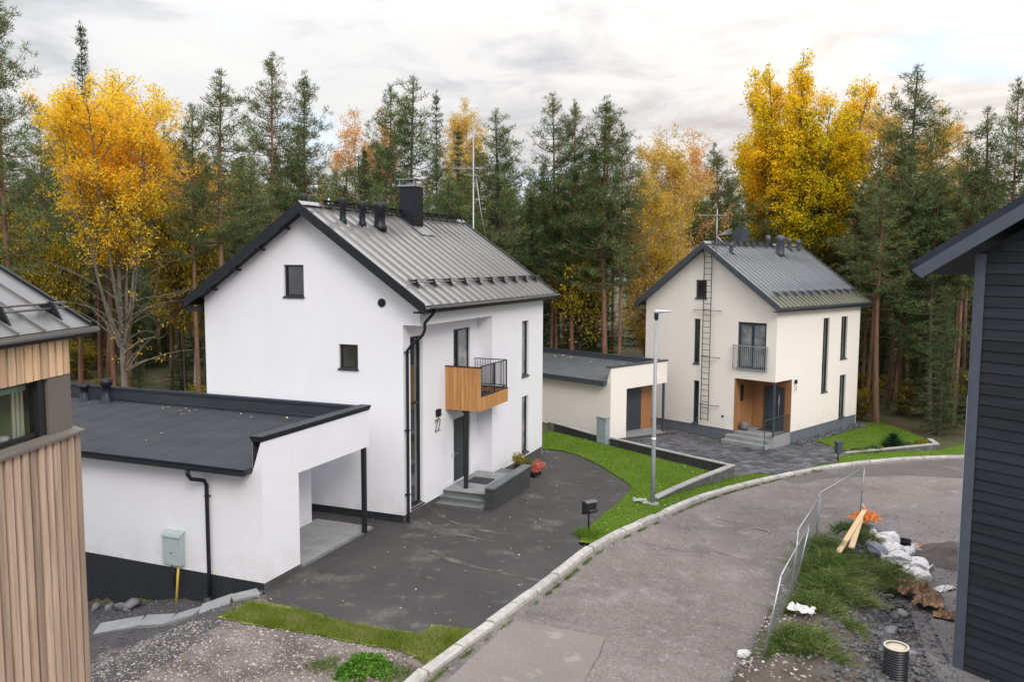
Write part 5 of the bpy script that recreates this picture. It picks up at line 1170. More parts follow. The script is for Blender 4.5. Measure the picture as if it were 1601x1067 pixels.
def spruce_mesh(seed, Hh=18, c0=.12, wid=1.9, k=10):
    g = rs(seed); L_ = [([(0, 0, z) for z in np.linspace(0, Hh, 6)], .16, .015)]; cen = []; rad = []
    z = Hh * c0
    while z < Hh - .2:
        f = (z / Hh - c0) / (1 - c0); ln0 = wid * (1 - f) ** .85 + .12
        for _ in range(g.integers(5, 8)):
            az = g.uniform(0, 6.283); ln = ln0 * g.uniform(.72, 1.12); o = np.array([0, 0, z]); dr = -.32 + f * .55
            pts = [o + np.array([math.cos(az) * ln * t, math.sin(az) * ln * t, ln * (dr * t + .28 * t * t)]) for t in np.linspace(0, 1, 4)]
            L_.append(([tuple(q) for q in pts], .02, .006))
            for q in range(max(2, int(ln * 5.0))):
                t = (q + g.uniform(.3, 1)) / max(2, int(ln * 5.0)); i = min(2, int(t * 3)); b = pts[i] + (pts[i + 1] - pts[i]) * min(1, (t * 3 - i))
                s = ln * .16 * (1 - t) + .07; cen.append(b + g.normal(size=3) * np.array([s, s, .05]) + np.array([0, 0, -.05])); rad.append(g.uniform(.12, .22))
        z += g.uniform(.26, .42)
    cen.append(np.array([0, 0, Hh - .1])); rad.append(.1)
    v, f = clump_needles(np.array(cen), np.array(rad), k, .19, .045, g, -.15, .55)
    return limbs(L_, 5), v, f
def broad_mesh(seed, Hh=18, c0=.3, wid=3.0, k=26, leaf=.11, upright=1.0, sparse=0.0, droop=0, r0=.2, stems=1, shape='oval', crad=(.25, .5), spread=None, fork=.2, twigs=0):
    """recursive branching; leaves in clumps round the outer twigs"""
    g = rs(seed); L_ = []; cen = []; rad = []
    def env(z):
        f = (z / Hh - c0) / (1 - c0)
        if shape == 'oval': return wid * max(.12, math.sin(math.pi * min(.97, max(.06, f * .82 + .14))) ** .6 * (1 if f < .55 else 1 - (f - .55) * .9))
        return wid * max(.1, (1 - f) ** .75 * min(1, .35 + f * 3))
    def branch(p, d, ln, r, depth):
        n = 4; pts = [p]; q = p.copy(); dd = d.copy()
        for i in range(n):
            dd = dd + g.normal(size=3) * .10 + np.array([0, 0, .08 * upright]); dd /= np.linalg.norm(dd); q = q + dd * ln / n; pts.append(q.copy())
        L_.append(([tuple(x) for x in pts], r, r * .45))
        if depth == 0 or ln < .45:
            for i in range(1, n + 1):
                if g.uniform() > sparse: cen.append(pts[i] + g.normal(size=3) * .1); rad.append(g.uniform(*crad))
            return
        for i in range(g.integers(3, 6)):
            t = g.uniform(.3, 1.0); j = min(n - 1, int(t * n)); b = pts[j] + (pts[j + 1] - pts[j]) * (t * n - j)
            nd = dd + g.normal(size=3) * .62; nd[2] += .22 * upright; nd /= np.linalg.norm(nd); branch(b, nd, ln * g.uniform(.45, .68), r * .5, depth - 1)
        if depth <= 2:
            for i in (3, 4):
                if g.uniform() > sparse: cen.append(pts[i]); rad.append(g.uniform(*crad))
    for s_ in range(stems):
        az_ = s_ * 2.4 + g.uniform(-.4, .4); sp_w = (spread or wid * .35) * (.45 + .55 * ((s_ * 7) % 5) / 4); lean = np.array([0, 0.0]) if s_ == 0 else np.array([math.cos(az_), math.sin(az_)]) * sp_w; hh = Hh * (.93 if s_ == 0 else g.uniform(.88, 1.02) - .12 * (sp_w / (spread or 99)) ** 2)
        tx = g.uniform(-.25, .25, 2)
        def tr(z): f = z / hh; q_f = max(0.0, (f - fork) / (1 - fork)) ** .8; return np.array([lean[0] * q_f + tx[0] * math.sin(f * 4), lean[1] * q_f + tx[1] * math.sin(f * 3), z])
        L_.append(([tuple(tr(z)) for z in np.linspace(0 if s_ == 0 else hh * fork * .98, hh, 12)], r0 * (1 if s_ == 0 else .45), .015))
        z = Hh * c0 * g.uniform(.9, 1.1)
        while z < hh * .985:
            e = env(z); f = z / hh
            for _ in range(g.integers(2, 4)):
                az = g.uniform(0, 6.283); el = g.uniform(.25, .9) * upright; d = np.array([math.cos(az), math.sin(az), el]); d /= np.linalg.norm(d)
                branch(tr(z), d, e * g.uniform(.6, 1.05), .05 * (1 - f) + .012, 2 if e > 1.3 else 1)
            z += g.uniform(.35, .65) * (1 if Hh > 9 else .6)
        cen.append(tr(hh)); rad.append(.2)
    for k_ in range(twigs):                      # bare lower limbs
        zz_ = Hh * g.uniform(.14, c0 + .08); az = g.uniform(0, 6.283); ln = g.uniform(1.5, 4.0); o = np.array([0, 0, zz_]); d = np.array([math.cos(az), math.sin(az), g.uniform(.1, .7)])
        pts = [o + d * ln * t + np.array([0, 0, .3 * math.sin(t * 3)]) for t in np.linspace(0, 1, 5)]; L_.append(([tuple(q) for q in pts], .035, .008))
        for j in range(3):
            b = pts[g.integers(1, 5)]; e_ = d * .5 + g.normal(size=3) * .5; L_.append(([tuple(b), tuple(b + e_ * ln * .2), tuple(b + e_ * ln * .38 + np.array([0, 0, .1]))], .014, .005))
            if g.uniform() < .35: cen.append(b + e_ * ln * .38); rad.append(.28)
    v, f = clump_leaves(np.array(cen), np.array(rad), k, leaf, g, .8, droop)
    return limbs(L_, 5), v, f
class Tree:
    """one kind of tree: shared trunk and crown data, copied to every individual"""
    def __init__(s, gen, bark, leaf, name):
        m, v, f = gen; s.H = float(v[:, 2].max()); s.trunk = m.mesh('trunk', bark); s.crown = npmesh('crown', v, f, leaf); s.name = name; s.n = len(f)
        s.W = float(np.percentile(np.hypot(v[:, 0], v[:, 1]), 97))
    def put(s, x, y, h, w, rz, label, cat, group=None, name=None, z=None):
        zz = G(x, y) - .1 if z is None else z
        t = empty(name or s.name, label, cat, (x, y, zz), rz, group); k = h / s.H; kw = w / s.W
        for nm, me in (('trunk', s.trunk), ('crown', s.crown)):
            o = link(nm, me, t); o.scale = (kw, kw, k)
            if nm == 'trunk': o.scale = (min(kw, k * 1.15) if kw < k else kw, min(kw, k * 1.15) if kw < k else kw, k)
        return t
PINES = [Tree(pine_mesh(11, 18, .50, 2.3, 1.2), BARK_P, NEEDLE, 'pine_tree'), Tree(pine_mesh(12, 18, .42, 2.2, 1.3, .4), BARK_P, NEEDLE, 'pine_tree'),
         Tree(pine_mesh(13, 18, .55, 2.0, .9, .6), BARK_P, NEEDLE, 'pine_tree'), Tree(pine_mesh(14, 18, .26, 2.7, 1.25, .45), BARK_D, NEEDLE, 'pine_tree')]
SPR = [Tree(spruce_mesh(21), BARK_D, NEEDLE_D, 'spruce_tree'), Tree(spruce_mesh(22, 18, .05, 2.3, 9), BARK_D, NEEDLE_D, 'spruce_tree')]
ASP_L = Tree(broad_mesh(33, 17.5, .47, 1.55, 9, .092, 1.25, .48, 0, .16, 8, 'oval', (.2, .48), 3.2, .30, 34), BARK_G, L_ASP1, 'aspen_tree')
ASP_R = Tree(broad_mesh(36, 18, .20, 1.45, 8, .115, 1.35, .46, 0, .24, 19, 'oval', (.22, .45), 4.1, .14, 8), BARK_D, L_ASP2, 'aspen_tree')
BIR = [Tree(broad_mesh(41, 17, .25, 2.1, 10, .09, .9, .38, .4, .13, 2, 'oval', (.25, .5), 1.0, .3), BARK_B, L_BIR, 'birch_tree'), Tree(broad_mesh(42, 17, .35, 1.9, 7, .10, .9, .40, .5, .12, 1, 'oval'), BARK_B, L_BIRP, 'birch_tree')]
BUSH = [Tree(broad_mesh(51, 4.5, .15, 1.3, 5, .10, .8, .25, 0, .05, 3, 'oval', (.15, .35), .9, .1), BARK_D, L_BUSH, 'shrub'), Tree(broad_mesh(53, 7, .40, 1.5, 4, .12, .9, .55, 0, .06, 2, 'oval', (.2, .45), .8, .2), BARK_D, L_YOUNG, 'shrub')]

def px(x, D): return (x - 800.5) / FPX * D
def hz(y, D):                                # height above datum seen at image row y at distance D
    return H + D * math.tan(math.atan((533.5 - y) / FPX) - PITCH)
def blocked(X, D, m=.8):
    u, v = lw(HB, X, D)
    if (-6.4 - m < u < -1.5 + m and 5 - m < v < 17 + m) or (-m - 2.5 < u < 9.7 + m and -m - .5 < v < 8.2 + m): return True
    u, v = lw(HA, X, D)
    return (-6.4 - m < u < -1 + m and v < 14.3 + m) or (-m < u < 11.4 + m and v < 8.5 + m)
def put(T, x, D, ytop, wpx, label, cat, group=None, name=None, rz=None, seed=[0]):
    seed[0] += 1; X = px(x, D)
    while blocked(X, D): D += .5; X = px(x, D)
    z0 = G(X, D) - .1
    return T.put(X, D, hz(ytop, D) - z0, wpx / FPX * D, rz if rz is not None else seed[0] * 2.4, label, cat, group, name)
TREES = [
    (PINES[1], 22, 33, -25, 76, 'tall pine with reddish trunk at the left edge of the photo', 'pine'),
    (SPR[0], 143, 62, 32, 40, 'narrow dark spruce top standing above the orange aspen', 'spruce'),
    (ASP_L, 190, 39, 92, 122, 'orange and yellow aspen with many bare lower limbs behind the white carport', 'aspen'),
    (PINES[2], 357, 38, 106, 63, 'slender pine with orange trunk rising behind the left eave of the white house', 'pine'),
    (PINES[0], 434, 50, 78, 63, 'tall pine left of the white house ridge, highest of that clump', 'pine'),
    (PINES[1], 487, 52, 108, 54, 'pine with narrow crown just right of the tallest pine behind the white house', 'pine'),
    (PINES[3], 400, 44, 240, 73, 'low bushy pine behind the left slope of the white roof', 'pine'),
    (BIR[1], 558, 60, 165, 48, 'thin pale orange birch behind the first roof vents', 'birch'),
    (BIR[1], 606, 58, 165, 45, 'orange tinted birch left of the chimney', 'birch'),
    (SPR[0], 572, 54, 228, 34, 'small dark spruce in front of the pale birches', 'spruce'),
    (PINES[0], 614, 56, 128, 49, 'thin topped pine just left of the chimney of the white house', 'pine'),
    (PINES[3], 650, 47, 114, 85, 'broad dark pine directly behind the chimney of the white house', 'pine'),
    (SPR[1], 683, 55, 138, 40, 'dark spruce right of the broad pine behind the chimney', 'spruce'),
    (BIR[0], 727, 60, 140, 42, 'yellow topped birch beside the aerial mast', 'birch'),
    (SPR[1], 716, 52, 195, 44, 'dark spruce left of the aerial mast', 'spruce'),
    (PINES[3], 772, 48, 166, 73, 'broad pine immediately right of the aerial mast', 'pine'),
    (PINES[0], 860, 46, 140, 56, 'left one of the two tall red trunked pines between the houses', 'pine'),
    (PINES[1], 893, 45, 150, 51, 'right one of the two tall red trunked pines between the houses', 'pine'),
    (PINES[1], 950, 46, 145, 71, 'dark pine with one-sided crown beside the left eave of the cream house', 'pine'),
    (SPR[1], 925, 52, 235, 40, 'dark spruce filling behind the pines between the two houses', 'spruce'),
    (BIR[0], 1038, 52, 182, 58, 'tall orange brown birch behind the left slope of the cream roof', 'birch'),
    (BIR[1], 1078, 56, 195, 50, 'thin leaved birch behind the cream house aerial', 'birch'),
    (BIR[0], 1015, 49, 262, 55, 'lower golden birch at the left eave of the cream house', 'birch'),
    (PINES[2], 1113, 66, 218, 32, 'small distant pine between birch and big yellow aspen', 'pine'),
    (ASP_R, 1236, 58, 96, 106, 'huge green and yellow aspen behind the cream house roof', 'aspen'),
    (BIR[0], 1372, 58, 122, 52, 'golden birch between the huge aspen and the dark pine', 'birch'),
    (PINES[3], 1416, 50, 92, 96, 'large dark pine right of the cream house, widest of the forest edge', 'pine'),
    (BIR[0], 1455, 56, 142, 50, 'golden topped birch right of the large dark pine', 'birch'),
    (PINES[3], 1362, 62, 300, 60, 'bushy dark pine behind the right eave of the cream house', 'pine'),
    (PINES[3], 1462, 47, 265, 73, 'bushy pine low behind the charcoal house eave', 'pine'),
    (PINES[2], 1523, 47, 158, 54, 'sparse pine above the tip of the charcoal roof', 'pine'),
    (PINES[0], 1572, 46, 112, 54, 'tall pine near the right edge of the photo', 'pine'),
    (PINES[1], 1602, 50, 120, 54, 'pine cut by the right edge of the photo', 'pine'),
    (SPR[1], 1478, 44, 440, 42, 'young dark spruce between the cream house lawn and the charcoal house', 'spruce'),
    (SPR[0], 1455, 49, 470, 36, 'smaller young spruce deeper in the wood behind the back lawn', 'spruce'),
    (PINES[3], 345, 52, 250, 73, 'bushy dark pine under the orange aspen, left of the white house', 'pine'),
    (BIR[0], 300, 46, 195, 75, 'yellow birch between the orange aspen and the slender pine', 'birch'),
    (PINES[3], 545, 50, 265, 73, 'bushy dark pine behind the first roof vents', 'pine'),
    (PINES[3], 590, 45, 285, 73, 'bushy dark pine behind the third roof vent', 'pine'),
    (PINES[3], 700, 44, 270, 76, 'bushy dark pine behind the right end of the white ridge', 'pine'),
    (SPR[1], 830, 50, 300, 46, 'dark spruce at the right eave of the white house', 'spruce'),
]
for T, x, D, yt_, wp, lab, cat in TREES: put(T, x, D, yt_, wp, lab, cat)

# bare trunks and lower storey trees standing behind the carport and between the houses
BARE = ['slender bare pine trunk behind the carport roof, left of the aspen stem', 'slender bare pine trunk behind the carport roof, just left of the grey aspen stem', 'slender bare pine trunk right of the aspen stem', 'slender bare pine trunk between aspen stem and white gable', 'slender bare pine trunk by the roof vents, leftmost of three behind the carport', 'slender bare pine trunk near the timber roof edge behind the carport', 'slender bare pine trunk left of the tall red pair between the houses', 'slender bare pine trunk between the tall red pair of pines', 'slender bare pine trunk under the one-sided pine by the cream eave', 'slender bare pine trunk closest to the left eave of the cream house', 'slender bare pine trunk thick and grey, right behind the cream house corner', 'slender bare pine trunk right of the thick grey trunk behind the lawn', 'slender bare pine trunk second to the right of the thick grey trunk', 'slender bare pine trunk above the reddish clearing', 'slender bare pine trunk right of the reddish clearing', 'slender bare pine trunk beside the charcoal corner board, left one', 'slender bare pine trunk beside the charcoal corner board, right one', 'slender bare pine trunk half hidden by the cream house corner', 'slender bare pine trunk slim and deep behind the cream house corner', 'slender bare pine trunk at the left eave of the white house', 'slender bare pine trunk behind the timber roof at the left edge', 'slender bare pine trunk behind the timber roof, right of the big left pine']
rnd = random.Random(17)
for i, (x, D, r_) in enumerate([(175, 41, .15), (200, 43, .11), (262, 47, .10), (285, 50, .10), (150, 46, .09), (118, 44, .1), (872, 44, .1), (898, 43, .1), (948, 44, .12), (968, 47, .1), (1378, 47, .24), (1395, 52, .14), (1415, 50, .13), (1440, 53, .12), (1458, 50, .1),
                                (1500, 47, .14), (1512, 51, .12), (1360, 50, .12), (1352, 55, .1), (308, 39, .10), (20, 44, .12), (75, 48, .1)]):
    X = px(x, D)
    while blocked(X, D): D += .5; X = px(x, D)
    T = PINES[2] if i % 3 else PINES[0]
    T.put(X, D, rnd.uniform(13.5, 17), rnd.uniform(1.3, 2.0), rnd.uniform(0, 6), BARE[i], 'pine', 'bare trunked pines along the forest edge')
# forest behind: rows of pine and spruce
n = 0; spots = []
for _ in range(6000):
    if n >= 175: break
    D = rnd.uniform(56, 118); X = rnd.uniform(-.72, .72) * D
    if any((X - a) ** 2 + (D - b) ** 2 < 6.5 for a, b in spots): continue
    spots.append((X, D)); n += 1
    T = rnd.choice([PINES[0], PINES[1], PINES[2], PINES[3], SPR[0], SPR[1], SPR[1], PINES[3]])
    t = hz(rnd.uniform(255, 345), D)
    T.put(X, D, t + 1 + rnd.uniform(-1, 1), rnd.uniform(1.9, 3.0), rnd.uniform(0, 6), 'dark conifer deep in the forest behind the row of tall trees', 'conifer', 'conifers deep in the forest', 'conifer')
# young spruces and shrubs under the trees
for i in range(80):
    D = rnd.uniform(46, 70); X = rnd.uniform(-.70, .70) * D
    if blocked(X, D) or in_poly(X, D, LW2): continue
    if i % 5 < 3: SPR[i % 2].put(X, D, rnd.uniform(3, 8), rnd.uniform(1.0, 1.9), rnd.uniform(0, 6), 'young spruce growing low under the forest trees', 'spruce', 'young spruces under the forest trees', 'young_spruce')
    else: BUSH[0].put(X, D, rnd.uniform(1.5, 4.5), rnd.uniform(1.0, 2.2), rnd.uniform(0, 6), 'olive and yellow undergrowth shrub on the forest floor', 'shrub', 'undergrowth shrubs on the forest floor', 'shrub')
for i in range(30):
    x = rnd.choice([rnd.uniform(0, 320), rnd.uniform(855, 1000), rnd.uniform(1350, 1500)]); D = rnd.uniform(40, 52)
    X = px(x, D)
    if blocked(X, D, 1.0): continue
    if lw(HA, X, D)[1] < 8: continue
    if in_poly(X, D, LW2): continue
    if i % 3 == 0: SPR[i % 2].put(X, D, rnd.uniform(1.5, 4), rnd.uniform(.8, 1.3), rnd.uniform(0, 6), 'young spruce growing low under the forest trees', 'spruce', 'young spruces under the forest trees', 'young_spruce')
    else: BUSH[0].put(X, D, rnd.uniform(.8, 2.6), rnd.uniform(.7, 1.5), rnd.uniform(0, 6), 'olive and yellow undergrowth shrub on the forest floor', 'shrub', 'undergrowth shrubs on the forest floor', 'shrub')
for (x, D, yt_, wp, lab) in ((30, 40, 300, 52, 'yellow leaved young tree beside the left pine trunk'), (285, 44, 300, 50, 'yellow young tree right of the aspen trunk'),
                             (318, 44, 330, 40, 'yellow young tree by the left eave of the white house'), (100, 41, 360, 40, 'low yellow young tree behind the timber house roof'), (905, 49, 385, 50, 'golden young tree between the red trunked pines')):
    put(BUSH[1], x, D, yt_, wp, lab, 'young tree', None, 'young_tree')
for (x, D, yt_, wp, lab) in ((1352, 47, 600, 22, 'yellowish shrub beside the thick trunk behind the cream house'), (1425, 49, 590, 22, 'yellowish shrub by the reddish clearing behind the back lawn')):
    put(BUSH[0], x, D, yt_, wp, lab, 'shrub', None, 'shrub')
# bushy pines closing the gaps of the forest edge
for i in range(18):
    x = -20 + i * 96 + rnd.uniform(-20, 20); D = rnd.uniform(53, 60); X = px(x, D); z0 = G(X, D)
    PINES[i % 4].put(X, D, hz(rnd.uniform(215, 300), D) - z0, rnd.uniform(2.3, 3.2), rnd.uniform(0, 6), 'dark conifer deep in the forest behind the row of tall trees', 'conifer', 'conifers deep in the forest', 'conifer')
for i in range(2):
    pass

# ------------------------------------------------------------------ small plants, grass, leaves
def blades(poly, n, hgt, name, m, seed=1, wd=.02, off_=.05, parent=None, edge=0):
    g = rs(seed); P = np.array(poly); lo, hi = P.min(0), P.max(0); pts = []
    while len(pts) < n:
        x, y = g.uniform(lo, hi)
        if in_poly(x, y, poly): pts.append((x, y, G(x, y) + off_ - .01))
    p = np.array(pts); nn = len(p); a = g.uniform(0, 6.283, nn); s = np.stack([np.cos(a), np.sin(a), np.zeros(nn)], 1)
    l = hgt * g.uniform(.5, 1.5, (nn, 1)); t = p + np.stack([g.normal(size=nn) * .35, g.normal(size=nn) * .35, np.ones(nn)], 1) * l
    v = np.stack([p - s * wd / 2, p + s * wd / 2, t], 1).reshape(-1, 3)
    return tag(link(name, npmesh(name, v, np.arange(nn * 3).reshape(-1, 3), m), parent), kind='stuff')
VG = [(-6.1, 18.9), (-4.66, 18.38), (-3.68, 17.85), (-2.48, 17.42), (-1.96, 17.28), (-1.67, 17.7), (-.8, 17.5), (-1.1, 16.9), (-1.75, 16.0), (-1.9, 16.3), (-2.3, 16.6), (-3.21, 16.9), (-4.1, 17.25), (-5.3, 17.62), (-6.5, 18.1)]
GRASSV = leafmat('verge_blades', [(.15, .21, .03), (.21, .265, .05), (.32, .32, .12)], trans=.3, isl=.4, scale=1.4)
VGW = [(x + (x + 3.5) * .05, y + (y - 17.4) * .16) for x, y in VG]
blades(VG, 34000, .06, 'grass', GRASSV, 1, .013, .035)
o = blades(VGW, 9000, .075, 'grass', GRASSV, 11, .012, .02); tag(o, 'longer straggling grass along the ragged edge of the verge', 'grass')
tag(bpy.data.objects['grass'], 'short green grass on the verge along the driveway edge', 'grass')
o = blades(LW1, 60000, .04, 'grass', GRASSM, 2, .018); tag(o, 'mown grass of the triangular lawn by the street lamp', 'grass')
o = blades(LW2, 16000, .04, 'grass', GRASSM, 3, .025); tag(o, 'mown grass behind the planted bed by the cream house', 'grass')
o = blades([p for p in LW3], 12000, .04, 'grass', GRASSM, 4, .025); tag(o, 'mown grass strip between kerb and planted bed', 'grass')
# tufts growing along the kerb foot
def kerb_tufts():
    g = rs(9); pts = []; K = off(KS, .38)
    segs = [(a, b) for a, b in zip(K[:-1], K[1:]) if 15 < a[1] < 36]
    for _ in range(9000):
        a, b = segs[g.integers(len(segs))]; t = g.uniform(); x = a[0] + (b[0] - a[0]) * t; y = a[1] + (b[1] - a[1]) * t
        if noise.noise(Vector((x * 1.7, y * 1.7, 3))) + g.normal() * .12 < (.16 if y < 24 else -.10): continue
        q_ = abs(g.normal()) * .05; pts.append((x + q_ * .8, y - q_ * .5, G(x, y) + .01))
    p = np.array(pts); nn = len(p); a = g.uniform(0, 6.283, nn); s = np.stack([np.cos(a), np.sin(a), np.zeros(nn)], 1)
    t = p + np.stack([g.normal(size=nn) * .4, g.normal(size=nn) * .4, np.ones(nn)], 1) * (.06 * g.uniform(.4, 1.5, (nn, 1)))
    v = np.stack([p - s * .008, p + s * .008, t], 1).reshape(-1, 3)
    tag(link('kerb_grass', npmesh('kerb_grass', v, np.arange(nn * 3).reshape(-1, 3), L_GRN)), 'thin grass and weeds growing along the foot of the kerb', 'grass', kind='stuff')
kerb_tufts()
def scatter_leaves(name, pts, sz, label, seed=1):
    g = rs(seed); p = np.array(pts); n = len(p); a = g.uniform(0, 6.28, n); s = sz * g.uniform(.6, 1.3, (n, 1)); d = np.stack([np.cos(a), np.sin(a), g.uniform(-.2, .3, n)], 1); e = np.stack([-np.sin(a), np.cos(a), g.uniform(-.2, .3, n)], 1)
    p = p + np.array([0, 0, .012]) + np.array([0, 0, 1]) * np.abs(d[:, 2:3]) * s
    v = np.stack([p - d * s * .6, p + e * s * .4, p + d * s * .6, p - e * s * .4], 1).reshape(-1, 3)
    tag(link(name, npmesh(name, v, np.arange(n * 4).reshape(-1, 4), LEAFL)), label, 'leaves', kind='stuff')
g = rs(77)
pl = []
while len(pl) < 240:
    x, y = g.uniform(-6, 16), g.uniform(16, 40)
    if in_poly(x, y, LW1) or (in_poly(x, y, DR) and g.uniform() < .22) or (in_poly(x, y, LW2)): pl.append((x, y, G(x, y) + .055 if not in_poly(x, y, DR) else G(x, y) + .022))
scatter_leaves('fallen_leaves', pl, .05, 'pale fallen leaves dotted over lawn and driveway')
pl = []
for _ in range(70):
    v = 4 + abs(g.normal()) * 4 if _ % 3 else g.uniform(3, 12); u = -1.5 - abs(g.normal()) * .5 if _ < 55 else g.uniform(-5, -1.6)
    if v > 13.5: continue
    p = wl(HA, u, v); z = 3.04 + .34 * (u + 6.25) / 5.07; pl.append((p.x, p.y, z + .0))
pl = pl[::2]; scatter_leaves('roof_leaves', pl, .065, 'fallen leaves lying along the rear edge of the white carport roof', 5)
pl = []
for _ in range(40):
    u = -1.9 - abs(g.normal()) * .5; v = g.uniform(6, 14.5); p = wl(HB, u, v); pl.append((p.x, p.y, 2.38 + .4 * (u + 6.34) / 4.67))
scatter_leaves('roof_leaves', pl, .11, 'fallen leaves lying along the rear edge of the cream carport roof', 6)

def weed(x, y, r, h, m, label, n=2600, seed=1, cat='weeds', name='weed_clump', z=None, lw_=.016, group=None, leafy=False):
    g = rs(seed); a = g.uniform(0, 6.283, n); q = r * np.sqrt(g.uniform(0, 1, n)) * (1 + .28 * np.sin(3 * a + seed) + .2 * np.sin(7 * a + seed * 2)) * np.where(g.uniform(0, 1, n) < .12, 1.35, 1); p = np.stack([q * np.cos(a), q * np.sin(a), np.zeros(n)], 1)
    hh = h * np.maximum(.15, 1 - .6 * (q / r) ** 2)[:, None] * g.uniform(.35, 1, (n, 1))
    if leafy:
        c = p + np.array([0, 0, 1]) * hh; v, f = clump_leaves(c, np.full(n, .05), 3, .055, g)
    else:
        b = p + np.array([0, 0, 1]) * hh * g.uniform(0, .95, (n, 1)) + np.array([.05, .02, 0]) * g.normal(size=(n, 1)); d = np.stack([g.normal(size=n) * .7 + (p[:, 0] / r) * .5, g.normal(size=n) * .7 + (p[:, 1] / r) * .5, g.uniform(-.1, 1.0, n)], 1); s = np.cross(d, g.normal(size=(n, 3))); s /= np.linalg.norm(s, axis=1)[:, None]
        l = (.08 + .16 * min(1, h)) * g.uniform(.5, 1.4, (n, 1)); v = np.stack([b - s * lw_ / 2, b + s * lw_ / 2, b + d * l], 1).reshape(-1, 3); f = np.arange(n * 3).reshape(-1, 3)
    o = link(name, npmesh(name, v, f, m)); o.location = (x, y, (G(x, y) if z is None else z)); return tag(o, label, cat, group)
weed(-2.85, 15.75, .50, .20, L_GRN2, 'bright green leafy weed patch on the gravel by the kerb', 1500, 3, leafy=True)
weed(-3.7, 15.9, .28, .12, L_GRN, 'small dull weed tuft on the gravel left of the bright weed patch', 500, 4)
weed(-2.2, 15.6, .25, .10, L_GRN, 'small weed tuft at the kerb below the grass verge', 500, 5)
weed(2.28, 24.55, .36, .30, GRASSM, 'longer grass tuft growing round the black mailbox post', 900, 6)
# planted bed
weed(18.75, 40.35, .27, .95, L_THUJA, 'small dark evergreen cone shrub in the planted bed', 3600, 7, 'shrub', 'thuja_shrub', lw_=.03)
for k, (x, y, r, h, m, lab) in enumerate(((16.9, 39.65, .5, .16, L_GRN, 'low grey green groundcover at the tip of the planted bed'), (17.7, 39.85, .5, .28, L_GRN, 'low green perennials left of the evergreen cone shrub'),
                                         (19.5, 40.4, .5, .36, L_GRN, 'pale flowering perennials right of the evergreen cone shrub'), (20.3, 40.6, .45, .42, L_BUSH, 'brownish heather like plant at the end of the planted bed'))):
    weed(x, y, r, h, m, lab, 1500, 20 + k, 'plant', 'perennial_plant', leafy=True)
# pots near the front wall of the white house
def flowers(u, v, r, h, m, label, seed, z=None):
    p = wl(HA, u, v); z = G(p.x, p.y) if z is None else z
    t = empty('flower_pot', label, 'flower pot', (p.x, p.y, z))
    q = MB(); q.lathe([(r * .55, 0), (r * .75, .22), (r * .8, .24), (r * .6, .22)], 14); q.build('pot', PLASTK, t)
    g = rs(seed); n = 420; c = g.normal(size=(n, 3)) * np.array([r * .55, r * .55, h * .3]) + np.array([0, 0, .24 + h * .45]); v_, f_ = clump_leaves(c, np.full(n, .03), 2, .05, g); link('flowers', npmesh('flowers', v_, f_, m), t)
flowers(6.15, -.75, .20, .36, L_BUSH, 'dark twiggy potted plant behind the low entrance wall', 1, .43)
flowers(6.75, -.9, .19, .30, L_GRN, 'bushy green potted plant by the ground floor window of house 22', 2, .20)
flowers(7.2, -1.0, .26, .30, FLOWER, 'red and white flowering pot at the far end of the low entrance wall', 3)
flowers(7.75, -.95, .22, .26, FLOWER, 'second red flowering pot, nearest the front corner of house 22', 4)

# ------------------------------------------------------------------ stones and slabs
def stones(name, pts, s0, s1, m, label, seed=1, cat='stones', parent=None):
    g = rs(seed); V, F = ICO1; pts = np.array(pts); n = len(pts); k = len(V)
    s = g.uniform(s0, s1, n) * g.uniform(.6, 1.3, n); rnd_ = g.uniform(.45, 1.35, (n, k, 1))
    v = V[None] * rnd_; sc = np.stack([g.uniform(.8, 1.4, n), g.uniform(.7, 1.2, n), g.uniform(.45, .8, n)], 1)[:, None, :]
    a = g.uniform(0, 6.28, n); ca, sa = np.cos(a)[:, None], np.sin(a)[:, None]; v = v * sc * s[:, None, None]
    x = v[:, :, 0] * ca - v[:, :, 1] * sa; y = v[:, :, 0] * sa + v[:, :, 1] * ca; v = np.stack([x, y, v[:, :, 2]], 2) + pts[:, None, :]
    f = (F[None] + (np.arange(n) * k)[:, None, None]).reshape(-1, 3)
    return tag(link(name, npmesh(name, v.reshape(-1, 3), f, m), parent), label, cat, kind='stuff')
g = rs(5); pts = []
GY = [(-9, 14), (-2.9, 14), (-2.2, 15.5), (-2.0, 16.3), (-3.21, 16.9), (-4.1, 17.25), (-5.3, 17.62), (-6.4, 18.2), (-9, 17.6)]
while len(pts) < 6500:
    x, y = g.uniform(-9, -2), g.uniform(14, 18)
    if in_poly(x, y, GY): pts.append((x, y, G(x, y) + .015))
stones('gravel_stones', pts, .010, .030, STONEL, 'loose reddish gravel stones on the yard left of the kerb', 5)
pts = []
while len(pts) < 1500:
    u, v = g.uniform(-9.5, -6), g.uniform(1, 9); p = wl(HA, u, v); pts.append((p.x, p.y, G(p.x, p.y) + .02))
stones('dark_gravel_stones', pts, .015, .045, STONE, 'loose dark stones along the foundation of the white carport', 6)
pts = []
for _ in range(420):
    u, v = g.uniform(1.7, 9.4), -g.uniform(.08, .62); p = wl(HB, u, v); pts.append((p.x, p.y, G(p.x, p.y) + .08))
stones('pebbles', pts, .03, .075, STONE, 'grey pebbles in the strip along the cream house foundation', 7)
